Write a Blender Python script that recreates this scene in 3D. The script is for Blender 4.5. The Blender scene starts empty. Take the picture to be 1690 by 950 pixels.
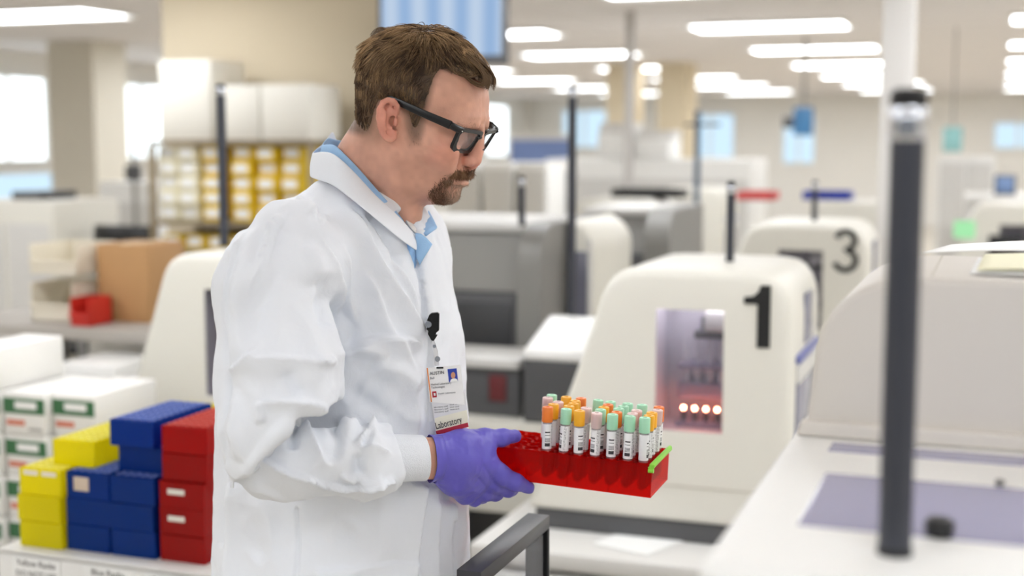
import bpy, bmesh, math, random
import numpy as np
from mathutils import Vector, Matrix, Euler

random.seed(7)
rng = np.random.default_rng(7)
scene = bpy.context.scene
COL = scene.collection
R = math.radians

# ------------------------------------------------------------------ camera
FP, CX, CY, CAMZ = 2200.0, 845.0, 475.0, 1.62
PITCH = math.atan(240 / FP)
CAM = Vector((0, 0, CAMZ))
FWD = Vector((0, math.cos(PITCH), -math.sin(PITCH)))
UPV = Vector((0, math.sin(PITCH), math.cos(PITCH)))
cam_data = bpy.data.cameras.new('camera')
cam = bpy.data.objects.new('camera', cam_data)
COL.objects.link(cam)
cam.location = CAM
cam.rotation_euler = (math.pi / 2 - PITCH, 0, 0)
cam_data.sensor_width = 36
cam_data.lens = 36 * FP / 1690
cam_data.clip_start = 0.05
cam_data.clip_end = 200
cam_data.dof.use_dof = True
cam_data.dof.focus_distance = 1.72
cam_data.dof.aperture_fstop = 2.6
scene.camera = cam
scene.view_settings.view_transform = 'Standard'
scene.view_settings.look = 'None'
scene.view_settings.gamma = 1
scene.view_settings.use_curve_mapping = False
scene.view_settings.exposure = 0.0


def ray(px, py):
    return Vector(((px - CX) / FP, 0, 0)) + FWD + UPV * ((CY - py) / FP)


def at(px, py, Y):
    d = ray(px, py)
    return CAM + d * (Y / d.y)


def onz(px, py, z):
    d = ray(px, py)
    return CAM + d * ((z - CAMZ) / d.z)


def onplane(px, py, p0, n):
    d = ray(px, py)
    return CAM + d * ((p0 - CAM).dot(n) / d.dot(n))


def project(P):
    P = np.asarray(P, float) - np.array(CAM)
    dep = P @ np.array(FWD)
    return CX + FP * P[:, 0] / dep, CY - FP * (P @ np.array(UPV)) / dep, dep


TH = R(20)
U = Vector((math.cos(TH), -math.sin(TH), 0))     # the lab's grid: along the rows
V = Vector((math.sin(TH), math.cos(TH), 0))      # and away down the room
GRID = -TH


def uv(p):
    return p.dot(U), p.dot(V)


def guv(u, v, z=0.0):
    return U * u + V * v + Vector((0, 0, z))


# ------------------------------------------------------------------ materials
def srgb(r, g, b):
    f = lambda c: c / 12.92 if c <= 0.04045 else ((c + 0.055) / 1.055) ** 2.4
    return (f(r / 255), f(g / 255), f(b / 255), 1)


MATS = {}


def mat(name, col, rough=0.5, metal=0.0, spec=0.5, noise=0.0, nscale=8.0, bump=0.0, bscale=60.0, sss=0.0,
        coat=0.0, emit=None, estr=0.0):
    if name in MATS:
        return MATS[name]
    m = bpy.data.materials.new(name)
    m.use_nodes = True
    nt = m.node_tree
    b = nt.nodes['Principled BSDF']
    b.inputs['Base Color'].default_value = col
    b.inputs['Roughness'].default_value = rough
    b.inputs['Metallic'].default_value = metal
    b.inputs['Specular IOR Level'].default_value = spec
    if sss:
        b.inputs['Subsurface Weight'].default_value = sss
        b.inputs['Subsurface Radius'].default_value = (0.012, 0.005, 0.003)
        b.inputs['Subsurface Scale'].default_value = 0.6
    if coat:
        b.inputs['Coat Weight'].default_value = coat
    if emit:
        b.inputs['Emission Color'].default_value = emit
        b.inputs['Emission Strength'].default_value = estr
    tc = nt.nodes.new('ShaderNodeTexCoord')
    if noise:
        n = nt.nodes.new('ShaderNodeTexNoise')
        n.inputs['Scale'].default_value = nscale
        n.inputs['Detail'].default_value = 5
        nt.links.new(tc.outputs['Object'], n.inputs['Vector'])
        mx = nt.nodes.new('ShaderNodeMix')
        mx.data_type = 'RGBA'
        mx.inputs['A'].default_value = tuple(c * (1 - noise) for c in col[:3]) + (1,)
        mx.inputs['B'].default_value = tuple(min(1, c * (1 + noise)) for c in col[:3]) + (1,)
        nt.links.new(n.outputs['Fac'], mx.inputs['Factor'])
        nt.links.new(mx.outputs['Result'], b.inputs['Base Color'])
    if bump:
        n = nt.nodes.new('ShaderNodeTexNoise')
        n.inputs['Scale'].default_value = bscale
        n.inputs['Detail'].default_value = 4
        nt.links.new(tc.outputs['Object'], n.inputs['Vector'])
        bp = nt.nodes.new('ShaderNodeBump')
        bp.inputs['Strength'].default_value = bump
        bp.inputs['Distance'].default_value = 0.002
        nt.links.new(n.outputs['Fac'], bp.inputs['Height'])
        nt.links.new(bp.outputs['Normal'], b.inputs['Normal'])
    MATS[name] = m
    return m


def clear_mat(name, tint, body, fac, rough=0.1, glow=0.0):
    """coloured see-through plastic: part of the light passes tinted, part meets the plastic itself"""
    if name in MATS:
        return MATS[name]
    m = bpy.data.materials.new(name)
    m.use_nodes = True
    nt = m.node_tree
    b = nt.nodes['Principled BSDF']
    b.inputs['Base Color'].default_value = body
    b.inputs['Roughness'].default_value = rough
    n = nt.nodes.new('ShaderNodeTexNoise')
    n.inputs['Scale'].default_value = 30
    tc = nt.nodes.new('ShaderNodeTexCoord')
    nt.links.new(tc.outputs['Object'], n.inputs['Vector'])
    rr = nt.nodes.new('ShaderNodeMapRange')
    rr.inputs['To Min'].default_value = rough * 0.8
    rr.inputs['To Max'].default_value = rough * 1.3
    nt.links.new(n.outputs['Fac'], rr.inputs['Value'])
    nt.links.new(rr.outputs['Result'], b.inputs['Roughness'])
    tl = nt.nodes.new('ShaderNodeBsdfTranslucent')
    tl.inputs['Color'].default_value = body
    bx = nt.nodes.new('ShaderNodeMixShader')
    bx.inputs['Fac'].default_value = glow
    nt.links.new(b.outputs['BSDF'], bx.inputs[1])
    nt.links.new(tl.outputs['BSDF'], bx.inputs[2])
    t = nt.nodes.new('ShaderNodeBsdfTransparent')
    t.inputs['Color'].default_value = tint
    mx = nt.nodes.new('ShaderNodeMixShader')
    mx.inputs['Fac'].default_value = fac
    nt.links.new(t.outputs['BSDF'], mx.inputs[1])
    nt.links.new(bx.outputs['Shader'], mx.inputs[2])
    nt.links.new(mx.outputs['Shader'], nt.nodes['Material Output'].inputs['Surface'])
    MATS[name] = m
    return m


def emit_mat(name, col, strength):
    if name in MATS:
        return MATS[name]
    m = bpy.data.materials.new(name)
    m.use_nodes = True
    nt = m.node_tree
    nt.nodes.remove(nt.nodes['Principled BSDF'])
    e = nt.nodes.new('ShaderNodeEmission')
    e.inputs['Color'].default_value = col
    e.inputs['Strength'].default_value = strength
    nt.links.new(e.outputs['Emission'], nt.nodes['Material Output'].inputs['Surface'])
    MATS[name] = m
    return m


# ------------------------------------------------------------------ mesh helpers
class MB:
    """collects shapes for ONE mesh"""

    def __init__(self):
        self.bm = bmesh.new()

    def box(self, c, s, rot=None, bevel=0.0, seg=2, M=None):
        vs = bmesh.ops.create_cube(self.bm, size=1)['verts']
        bmesh.ops.scale(self.bm, vec=s, verts=vs)
        if bevel:
            es = list({e for v in vs for e in v.link_edges})
            r = bmesh.ops.bevel(self.bm, geom=es, offset=bevel, segments=seg, affect='EDGES', profile=0.5)
            vs = list({v for f in r['faces'] for v in f.verts} | {v for v in vs if v.is_valid})
            vs = list(set(vs) | self._linked(vs))
        if rot is not None:
            bmesh.ops.rotate(self.bm, matrix=Euler(rot).to_matrix(), cent=(0, 0, 0), verts=vs)
        bmesh.ops.translate(self.bm, vec=c, verts=vs)
        if M is not None:
            bmesh.ops.transform(self.bm, matrix=M, verts=vs)
        return self

    def _linked(self, vs):
        seen = set(vs)
        st = list(vs)
        while st:
            v = st.pop()
            for e in v.link_edges:
                o = e.other_vert(v)
                if o not in seen:
                    seen.add(o)
                    st.append(o)
        return seen

    def grid(self, rows, closed_u=False, closed_v=False, caps=False):
        """rows: list of rings/rows of Vectors; joins them with quads"""
        V_ = [[self.bm.verts.new(p) for p in r] for r in rows]
        n = len(V_[0])
        m = len(V_)
        for i in range(m if closed_v else m - 1):
            a, b = V_[i], V_[(i + 1) % m]
            for j in range(n if closed_u else n - 1):
                k = (j + 1) % n
                try:
                    self.bm.faces.new((a[j], a[k], b[k], b[j]))
                except ValueError:
                    pass
        if caps and closed_u:
            for r, fl in ((V_[0], True), (V_[-1], False)):
                try:
                    self.bm.faces.new(list(reversed(r)) if fl else r)
                except ValueError:
                    pass
        return self

    def tube(self, pts, rad, n=12, caps=True, closed=False, flat=None):
        """tube along pts; rad scalar or list; flat=(vector, factor) squashes along a vector"""
        pts = [Vector(p) for p in pts]
        m = len(pts)
        if not isinstance(rad, (list, tuple)):
            rad = [rad] * m
        rows = []
        t0 = (pts[1] - pts[0]).normalized()
        ref = Vector((0, 0, 1)) if abs(t0.z) < 0.9 else Vector((1, 0, 0))
        nx = t0.cross(ref).normalized()
        for i in range(m):
            a = pts[i - 1] if (i > 0 or closed) else pts[i]
            b = pts[(i + 1) % m] if (i < m - 1 or closed) else pts[i]
            t = (b - a).normalized()
            nx = (nx - t * nx.dot(t)).normalized()
            ny = t.cross(nx)
            ring = []
            for j in range(n):
                an = 2 * math.pi * j / n
                d = (nx * math.cos(an) + ny * math.sin(an)) * rad[i]
                if flat:
                    f = flat[0].normalized()
                    d = d - f * d.dot(f) * (1 - flat[1])
                ring.append(pts[i] + d)
            rows.append(ring)
        return self.grid(rows, closed_u=True, closed_v=closed, caps=caps and not closed)

    def lathe(self, prof, n=24, c=(0, 0, 0), axis='Z', caps=True):
        c = Vector(c)
        rows = []
        for r, z in prof:
            ring = []
            for j in range(n):
                a = 2 * math.pi * j / n
                p = Vector((r * math.cos(a), r * math.sin(a), z))
                if axis == 'Y':
                    p = Vector((p.x, -p.z, p.y))
                if axis == 'X':
                    p = Vector((p.z, p.x, p.y))
                ring.append(c + p)
            rows.append(ring)
        return self.grid(rows, closed_u=True, caps=caps)

    def prism(self, poly, vec, M=None):
        """closed polygon (Vectors) extruded by vec"""
        vec = Vector(vec)
        a = [self.bm.verts.new(Vector(p)) for p in poly]
        b = [self.bm.verts.new(Vector(p) + vec) for p in poly]
        n = len(a)
        self.bm.faces.new(list(reversed(a)))
        self.bm.faces.new(b)
        for i in range(n):
            j = (i + 1) % n
            self.bm.faces.new((a[i], a[j], b[j], b[i]))
        if M is not None:
            bmesh.ops.transform(self.bm, matrix=M, verts=a + b)
        return self

    def build(self, name, material=None, parent=None, smooth=True, loc=(0, 0, 0), rotz=0.0, bevel=0.0):
        bmesh.ops.recalc_face_normals(self.bm, faces=self.bm.faces)
        me = bpy.data.meshes.new(name)
        self.bm.to_mesh(me)
        self.bm.free()
        return link_mesh(name, me, material, parent, smooth, loc, rotz, bevel)


def link_mesh(name, me, material, parent, smooth=True, loc=(0, 0, 0), rotz=0.0, bevel=0.0, angle=40):
    o = bpy.data.objects.new(name, me)
    COL.objects.link(o)
    if material:
        me.materials.append(material)
    o.location = loc
    o.rotation_euler = (0, 0, rotz)
    if parent:
        o.parent = parent
    if smooth:
        me.polygons.foreach_set('use_smooth', [True] * len(me.polygons))
        if angle < 180:
            me.set_sharp_from_angle(angle=R(angle))
    if bevel:
        b = o.modifiers.new('bevel', 'BEVEL')
        b.width = bevel
        b.segments = 3
        b.limit_method = 'ANGLE'
        b.angle_limit = R(35)
    return o


def np_mesh(name, verts, faces, material, parent, smooth=True, angle=180):
    me = bpy.data.meshes.new(name)
    verts = np.asarray(verts, np.float32)
    faces = np.asarray(faces, np.int32)
    k = faces.shape[1]
    me.vertices.add(len(verts))
    me.vertices.foreach_set('co', verts.ravel())
    me.loops.add(faces.size)
    me.loops.foreach_set('vertex_index', faces.ravel())
    me.polygons.add(len(faces))
    me.polygons.foreach_set('loop_start', np.arange(0, faces.size, k, dtype=np.int32))
    me.polygons.foreach_set('loop_total', np.full(len(faces), k, np.int32))
    me.update(calc_edges=True)
    me.validate()
    return link_mesh(name, me, material, parent, smooth, angle=angle)


def tag(o, label, cat, group=None, kind=None):
    if label:
        o['label'] = label
    if cat:
        o['category'] = cat
    if group:
        o['group'] = group
    if kind:
        o['kind'] = kind
    return o


def thing(name, label, cat, loc=(0, 0, 0), rotz=0.0, group=None):
    o = bpy.data.objects.new(name, None)
    o.empty_display_size = 0.05
    COL.objects.link(o)
    o.location = loc
    o.rotation_euler = (0, 0, rotz)
    return tag(o, label, cat, group)


def struct(o):
    o['kind'] = 'structure'
    return o


def dup(root, loc, rotz, label, group=None, skip=()):
    r = root.copy()
    COL.objects.link(r)
    r.location = loc
    r.rotation_euler = (0, 0, rotz)
    r['label'] = label
    if group:
        r['group'] = group
    for ch in list(root.children):
        if ch.name.split('.')[0] in skip:
            continue
        c = ch.copy()
        COL.objects.link(c)
        c.parent = r
        for g in list(ch.children):
            d = g.copy()
            COL.objects.link(d)
            d.parent = c
    return r


def text_part(body, size, material, parent, M, name='lettering', depth=0.0004, align='LEFT', sx=1.0):
    cu = bpy.data.curves.new('txt', 'FONT')
    cu.body = body
    cu.size = size
    cu.extrude = depth
    cu.align_x = align
    cu.align_y = 'CENTER'
    cu.resolution_u = 3
    t = bpy.data.objects.new('txt', cu)
    COL.objects.link(t)
    bpy.context.view_layer.update()
    me = bpy.data.meshes.new_from_object(t.evaluated_get(bpy.context.evaluated_depsgraph_get()))
    bpy.data.objects.remove(t)
    bpy.data.curves.remove(cu)
    me.transform(Matrix.Diagonal((sx, 1, 1, 1)))
    me.transform(M)
    me.materials.clear()
    return link_mesh(name, me, material, parent, smooth=False)


def frame(o, x, y):
    """matrix with origin o, x axis and y axis (z = x cross y)"""
    x = Vector(x).normalized()
    z = x.cross(Vector(y)).normalized()
    y = z.cross(x)
    return Matrix(((x.x, y.x, z.x, o[0]), (x.y, y.y, z.y, o[1]), (x.z, y.z, z.z, o[2]), (0, 0, 0, 1)))


# ------------------------------------------------------------------ implicit surfaces
def smin(a, b, k):
    if np.isscalar(k) and k <= 0:
        return np.minimum(a, b)
    h = np.clip(0.5 + 0.5 * (b - a) / k, 0, 1)
    return b * (1 - h) + a * h - k * h * (1 - h)


class Field:
    def __init__(self, lo, hi, h):
        self.lo = np.array(lo, np.float32)
        self.h = h
        self.n = np.ceil((np.array(hi) - np.array(lo)) / h).astype(int) + 1
        self.F = np.full(self.n, 0.2, np.float32)

    def block(self, lo, hi):
        a = np.clip(np.floor((np.array(lo) - self.lo) / self.h).astype(int), 0, self.n)
        b = np.clip(np.ceil((np.array(hi) - self.lo) / self.h).astype(int) + 1, 0, self.n)
        sl = tuple(slice(i, j) for i, j in zip(a, b))
        ax = [self.lo[i] + self.h * np.arange(a[i], b[i], dtype=np.float32) for i in range(3)]
        return sl, ax[0][:, None, None], ax[1][None, :, None], ax[2][None, None, :]

    def put(self, sl, d, k, op):
        A = self.F[sl]
        if A.size == 0:
            return
        if op == 'add':
            self.F[sl] = smin(A, d, k)
        elif op == 'sub':
            self.F[sl] = -smin(-A, d, k)
        elif op == 'and':
            self.F[sl] = -smin(-A, -d, k)

    def cone(self, a, b, ra, rb, k=0.01, op='add', squash=None):
        a, b = np.array(a, np.float32), np.array(b, np.float32)
        pad = max(ra, rb) * 1.2 + k + 0.012
        sl, X, Y, Z = self.block(np.minimum(a, b) - pad, np.maximum(a, b) + pad)
        ab = b - a
        L2 = float(ab @ ab) + 1e-12
        px, py, pz = X - a[0], Y - a[1], Z - a[2]
        t = np.clip((px * ab[0] + py * ab[1] + pz * ab[2]) / L2, 0, 1)
        dx, dy, dz = px - t * ab[0], py - t * ab[1], pz - t * ab[2]
        q = dx * dx + dy * dy + dz * dz
        if squash is not None:                      # (unit vector, factor > 1 flattens along it)
            s, f = squash
            c = dx * s[0] + dy * s[1] + dz * s[2]
            q = q + (f * f - 1) * c * c
        d = np.sqrt(q) - (ra + (rb - ra) * t)
        self.put(sl, d, k, op)

    def chain(self, pts, rads, k=0.01, op='add', squash=None):
        for i in range(len(pts) - 1):
            self.cone(pts[i], pts[i + 1], rads[i], rads[i + 1], k, op, squash)

    def ell(self, c, axes, rad, k=0.01, op='add'):
        c = np.array(c, np.float32)
        pad = max(rad) + k + 0.01
        sl, X, Y, Z = self.block(c - pad, c + pad)
        px, py, pz = X - c[0], Y - c[1], Z - c[2]
        q = 0
        for ax, r in zip(axes, rad):
            q = q + ((px * ax[0] + py * ax[1] + pz * ax[2]) / r) ** 2
        d = (np.sqrt(q) - 1) * min(rad)
        self.put(sl, d, k, op)

    def mesh(self, max_smooth=0):
        F, h = self.F, self.h
        S = F < 0
        nx, ny, nz = F.shape
        cnt = np.zeros((nx - 1, ny - 1, nz - 1), np.uint8)
        corners = [(i, j, k) for i in (0, 1) for j in (0, 1) for k in (0, 1)]
        for i, j, k in corners:
            cnt += S[i:nx - 1 + i, j:ny - 1 + j, k:nz - 1 + k]
        cells = np.argwhere((cnt > 0) & (cnt < 8))
        idx = np.full(cnt.shape, -1, np.int32)
        idx[tuple(cells.T)] = np.arange(len(cells))
        acc = np.zeros((len(cells), 3), np.float32)
        num = np.zeros(len(cells), np.float32)
        vals = {c: F[cells[:, 0] + c[0], cells[:, 1] + c[1], cells[:, 2] + c[2]] for c in corners}
        for c in corners:
            for ax in range(3):
                if c[ax] == 0:
                    e = list(c)
                    e[ax] = 1
                    e = tuple(e)
                    va, vb = vals[c], vals[e]
                    m = (va < 0) != (vb < 0)
                    t = va[m] / (va[m] - vb[m])
                    p = np.tile(np.array(c, np.float32), (m.sum(), 1))
                    p[:, ax] += t
                    acc[m] += p
                    num[m] += 1
        verts = self.lo + h * (cells + acc / num[:, None])
        quads = []
        for ax in range(3):
            o1, o2 = (ax + 1) % 3, (ax + 2) % 3
            sa = [slice(None)] * 3
            sb = [slice(None)] * 3
            sa[ax] = slice(0, -1)
            sb[ax] = slice(1, None)
            A, B = S[tuple(sa)], S[tuple(sb)]
            D = A != B
            e = np.argwhere(D)
            ok = (e[:, o1] > 0) & (e[:, o2] > 0) & (e[:, o1] < F.shape[o1] - 1) & (e[:, o2] < F.shape[o2] - 1)
            e = e[ok]
            ins = A[tuple(e.T)]

            def ci(d1, d2):
                q = e.copy()
                q[:, o1] -= d1
                q[:, o2] -= d2
                return idx[tuple(q.T)]
            q = np.stack([ci(1, 1), ci(0, 1), ci(0, 0), ci(1, 0)], 1)
            q[~ins] = q[~ins][:, ::-1]
            quads.append(q)
        faces = np.concatenate(quads)
        faces = faces[(faces >= 0).all(1)]
        return verts, faces


def vert_normals(v, f):
    n = np.cross(v[f[:, 2]] - v[f[:, 0]], v[f[:, 3]] - v[f[:, 1]])
    N = np.zeros_like(v)
    for i in range(4):
        np.add.at(N, f[:, i], n)
    return N / (np.linalg.norm(N, axis=1, keepdims=True) + 1e-12)


def smooth_verts(v, f, it=1, lam=0.5, mask=None):
    e = np.concatenate([f[:, [0, 1]], f[:, [1, 2]], f[:, [2, 3]], f[:, [3, 0]]])
    for _ in range(it):
        s = np.zeros_like(v)
        c = np.zeros(len(v), np.float32)
        np.add.at(s, e[:, 0], v[e[:, 1]])
        np.add.at(s, e[:, 1], v[e[:, 0]])
        np.add.at(c, e[:, 0], 1)
        np.add.at(c, e[:, 1], 1)
        d = (s / c[:, None] - v) * lam
        if mask is not None:
            d *= mask[:, None]
        v = v + d
    return v


def poly_sd(px, py, poly):
    """signed distance of points to a polygon, positive inside"""
    px, py = np.asarray(px, np.float64), np.asarray(py, np.float64)
    P = np.array(poly, float)
    best = np.full(px.shape, 1e18)
    inside = np.zeros(px.shape, bool)
    n = len(P)
    for i in range(n):
        a, b = P[i], P[(i + 1) % n]
        ab = b - a
        t = np.clip(((px - a[0]) * ab[0] + (py - a[1]) * ab[1]) / (ab @ ab + 1e-12), 0, 1)
        d = (px - a[0] - t * ab[0]) ** 2 + (py - a[1] - t * ab[1]) ** 2
        best = np.minimum(best, d)
        c = ((a[1] > py) != (b[1] > py))
        with np.errstate(divide='ignore', invalid='ignore'):
            xi = a[0] + (py - a[1]) * ab[0] / (ab[1] if ab[1] != 0 else 1e-9)
        inside ^= c & (px < xi)
    d = np.sqrt(best)
    return np.where(inside, d, -d)


def line_d(px, py, pl):
    """distance to a polyline, side sign (+ = left of travel in image, y down) and position 0..1 along it"""
    P = np.array(pl, float)
    best = np.full(px.shape, 1e18)
    sgn = np.zeros(px.shape)
    pos = np.zeros(px.shape)
    seg = np.linalg.norm(P[1:] - P[:-1], axis=1)
    cum = np.concatenate([[0], np.cumsum(seg)])
    for i in range(len(P) - 1):
        a, b = P[i], P[i + 1]
        ab = b - a
        t = np.clip(((px - a[0]) * ab[0] + (py - a[1]) * ab[1]) / (ab @ ab), 0, 1)
        dx, dy = px - a[0] - t * ab[0], py - a[1] - t * ab[1]
        d = dx * dx + dy * dy
        m = d < best
        best = np.where(m, d, best)
        sgn = np.where(m, np.sign(ab[1] * dx - ab[0] * dy), sgn)
        pos = np.where(m, (cum[i] + t * seg[i]) / cum[-1], pos)
    return np.sqrt(best), sgn, pos


def spline(pts, n=8, closed=False):
    """Catmull-Rom through tuples of any length"""
    P = [np.array(p, float) for p in pts]
    m = len(P)
    out = []
    for i in range(m if closed else m - 1):
        p0 = P[(i - 1) % m] if (closed or i > 0) else P[0]
        p1, p2 = P[i], P[(i + 1) % m]
        p3 = P[(i + 2) % m] if (closed or i + 2 < m) else P[-1]
        for j in range(n):
            t = j / n
            out.append(0.5 * (2 * p1 + (p2 - p0) * t + (2 * p0 - 5 * p1 + 4 * p2 - p3) * t * t + (3 * p1 - p0 - 3 * p2 + p3) * t ** 3))
    if not closed:
        out.append(P[-1])
    return [tuple(p) for p in out]

# ================================================================== materials used in the room
CREAM = mat('cream_plastic', srgb(228, 225, 215), 0.42, noise=0.015, nscale=3)
WHITE = mat('white_plastic', srgb(240, 239, 236), 0.35, noise=0.01, nscale=3)
DKGREY = mat('dark_grey_plastic', srgb(84, 84, 86), 0.45, noise=0.03)
MIDGREY = mat('mid_grey_plastic', srgb(140, 138, 134), 0.45, noise=0.03)
LTGREY = mat('light_grey_plastic', srgb(214, 212, 208), 0.4, noise=0.02)
BLACK = mat('black_plastic', srgb(26, 26, 28), 0.4, noise=0.05)
BLACKMETAL = mat('black_metal', srgb(58, 59, 64), 0.32, metal=0.4, noise=0.04)
CHROME = mat('chrome', srgb(215, 218, 224), 0.15, metal=1.0, noise=0.02)
INK = mat('black_ink', srgb(22, 22, 22), 0.6, noise=0.02)
PAPER = mat('paper', srgb(246, 246, 244), 0.75, noise=0.01)
WALLPAINT = mat('wall_paint', srgb(240, 237, 231), 0.8, noise=0.02, nscale=2)
BEIGE = mat('beige_paint', srgb(208, 195, 170), 0.8, noise=0.03, nscale=2)
CEILMAT = mat('ceiling_tile', srgb(238, 233, 231), 0.9, noise=0.02, nscale=20, bump=0.2, bscale=300)
LAMP = emit_mat('lamp_diffuser', (0.955, 0.985, 1.02, 1), 10.0)
DAY = emit_mat('daylight_pane', (0.86, 0.95, 1, 1), 2.6)
TINT = mat('tinted_lid', srgb(152, 150, 182), 0.12, noise=0.03, coat=0.3)
GLASSP = clear_mat('clear_glass', (0.94, 0.95, 0.97, 1), (0.9, 0.9, 0.92, 1), 0.10, 0.05)
SMOKED = clear_mat('smoked_glass', (0.87, 0.86, 0.88, 1), (0.3, 0.3, 0.33, 1), 0.10, 0.06)
YELLOWC = mat('yellow_card', srgb(238, 200, 30), 0.55, noise=0.03)
KRAFT = mat('kraft_card', srgb(190, 146, 98), 0.7, noise=0.06, nscale=15)
BLUEP = mat('blue_plastic', srgb(38, 62, 170), 0.4, noise=0.05)
REDP = mat('red_plastic', srgb(206, 50, 40), 0.4, noise=0.05)

# ================================================================== room shell
UL, UR, VF, VB, CH = -9.5, 7.5, -4.0, 27.0, 2.55


def quad_slab(name, u0, u1, v0, v1, z0, z1, material):
    m = MB().box(((u0 + u1) / 2, (v0 + v1) / 2, (z0 + z1) / 2), (u1 - u0, v1 - v0, z1 - z0))
    return struct(m.build(name, material, None, smooth=False, rotz=GRID))


FLOORM = mat('vinyl_floor', srgb(202, 194, 180), 0.35, noise=0.08, nscale=4)
quad_slab('floor', UL - .2, UR + .2, VF, VB + .2, -0.1, 0, FLOORM)
cm = MB()
cm.box(((UL + UR) / 2, (VF + VB) / 2, CH + 0.05), (UR - UL + .4, VB - VF + .4, 0.1))
ceil = struct(cm.build('ceiling', CEILMAT, None, smooth=False, rotz=GRID))
g = MB()
for k in range(int((UR - UL) / 1.2)):
    g.box((UL + 1.2 * k + 0.3, (VF + VB) / 2, CH - 0.003), (0.022, VB - VF, 0.006))
for k in range(int((VB - VF) / 0.6875)):
    g.box(((UL + UR) / 2, VF + 0.6875 * k + 0.2, CH - 0.004), (UR - UL, 0.022, 0.006))
struct(g.build('trim_1', CEILMAT, None, smooth=False, rotz=GRID))
quad_slab('wall_left', UL - .15, UL, VF, VB, 0, CH, WALLPAINT)
quad_slab('wall_right', UR, UR + .15, VF, VB, 0, CH, WALLPAINT)
quad_slab('wall_back', UL - .15, UR + .15, VB, VB + .15, 0, CH, WALLPAINT)


SKYB = emit_mat('pale_blue_pane', (.60, .80, .95, 1), 1.15)


def window(n, p0, p1, normal, z0, z1, mull=2, pane=None):
    """p0,p1: ends on the wall plane; frame box with panes"""
    d = (p1 - p0)
    L = Vector((d.x, d.y, 0)).length
    root = bpy.data.objects.new('window_%d' % n, None)
    COL.objects.link(root)
    root.location = ((p0.x + p1.x) / 2, (p0.y + p1.y) / 2, z0)
    root.rotation_euler = (0, 0, math.atan2(d.y, d.x))
    struct(root)
    h = z1 - z0
    f = MB()
    for x in [-L / 2 + L * i / mull for i in range(mull + 1)]:
        f.box((x, 0, h / 2), (0.05, 0.06, h))
    f.box((0, 0, 0), (L, 0.08, 0.05))
    f.box((0, 0, h), (L, 0.06, 0.05))
    f.build('window_frame', WHITE, root, smooth=False)
    MB().box((0, 0, h / 2), (L - .04, 0.012, h - .04)).build('pane', pane or DAY, root, smooth=False)


PL = guv(UL + 0.03, 0)                # plane of the left wall, just inside
PBk = guv(0, VB - 0.03)
for n, (a, b, z0, z1, ml) in enumerate(((-60, 76, 1.42, 2.30, 2), (-60, 84, 0.98, 1.32, 1), (155, 268, 1.42, 2.30, 3), (330, 470, 1.42, 2.3, 2),
                                        (800, 836, 1.36, 2.36, 1)), 1):
    window(n, onplane(a, 235, PL, U), onplane(b, 235, PL, U), U, z0, z1, ml, SKYB if z0 < 1 else DAY)
for n, (a, b, z0, z1) in enumerate(((928, 1002, 1.5, 2.3), (1132, 1212, 1.3, 2.2), (1292, 1345, 1.2, 2.15), (1640, 1720, 1.5, 2.0)), 6):
    window(n, onplane(a, 235, PBk, V), onplane(b, 235, PBk, V), V, z0, z1, 2, SKYB)

# ---- ceiling lights: one lattice across the room
L0 = onz(1270, 40, CH)
lu, lv = uv(L0)
light_proto = None
lk = 0
rowword = ['nearest', 'second', 'third', 'fourth', 'fifth', 'sixth', 'seventh']
for j in range(-5, 7):
    for i in range(-3, 4):
        u, v = lu + 2.4 * i, lv + 2.75 * j
        if not (UL + 0.8 < u < UR - 0.8 and VF + 0.5 < v < VB - 0.5):
            continue
        P = guv(u, v, CH)
        if light_proto is None:
            t = thing('ceiling_light', 'x', 'light')
            fr = MB()
            fr.box((0, 0.31, -0.012), (1.24, 0.03, 0.03)).box((0, -0.31, -0.012), (1.24, 0.03, 0.03))
            fr.box((0.61, 0, -0.012), (0.03, 0.6, 0.03)).box((-0.61, 0, -0.012), (0.03, 0.6, 0.03))
            fr.build('frame', WHITE, t, smooth=False)
            MB().box((0, 0, -0.012), (1.19, 0.59, 0.012)).build('diffuser', LAMP, t, smooth=False)
            light_proto = t
            o = t
        else:
            o = dup(light_proto, (0, 0, 0), 0, 'x')
        o.location = P
        o.rotation_euler = (0, 0, GRID)
        px, py, dep = project([P])
        inview = dep[0] > 0 and -100 < px[0] < 1790 and -30 < py[0] < 240
        if inview:
            side = {-3: 'far left', -2: 'left', -1: 'centre left', 0: 'right of centre', 1: 'far right', 2: 'outermost right', 3: 'last right'}[i]
            o['label'] = 'glowing rectangular ceiling light, %s line of lights, %s from the camera' % (side, rowword[min(6, max(0, j + 1))])
            o['group'] = 'ceiling lights down the room'
        else:
            o['label'] = 'glowing rectangular ceiling light above and out of the picture'
            o['group'] = 'ceiling lights out of the picture'

# ---- beige bulkhead wall behind the shelving, white column
B0 = at(272, 200, 7.2)
b0u, b0v = uv(B0)
B1 = onplane(640, 200, B0, V)
b1u, _ = uv(B1)
quad_slab('wall_bulkhead', b0u, b1u, b0v, b0v + 0.5, 0, CH, BEIGE)
C0 = at(1452, 200, 5.5)
c0u, c0v = uv(C0)
cu_w = uv(onplane(1503, 200, C0, V))[0] - c0u
struct(MB().box((c0u + cu_w / 2, c0v + 0.11, CH / 2), (cu_w, 0.22, CH), bevel=0.008).build('column', mat('white_paint', srgb(228, 225, 222), 0.6, noise=0.01), None, rotz=GRID))
E0 = at(1000, 200, 16.0)
e0u, e0v = uv(E0)
for k, (a, b) in enumerate(((1000, 1040), (1085, 1132))):
    pa, pb = onplane(a, 200, E0, V), onplane(b, 200, E0, V)
    quad_slab('column', uv(pa)[0], uv(pb)[0], e0v, e0v + .6, 0, CH, mat('pale_beige_paint', srgb(226, 212, 184), 0.8, noise=0.02))
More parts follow.
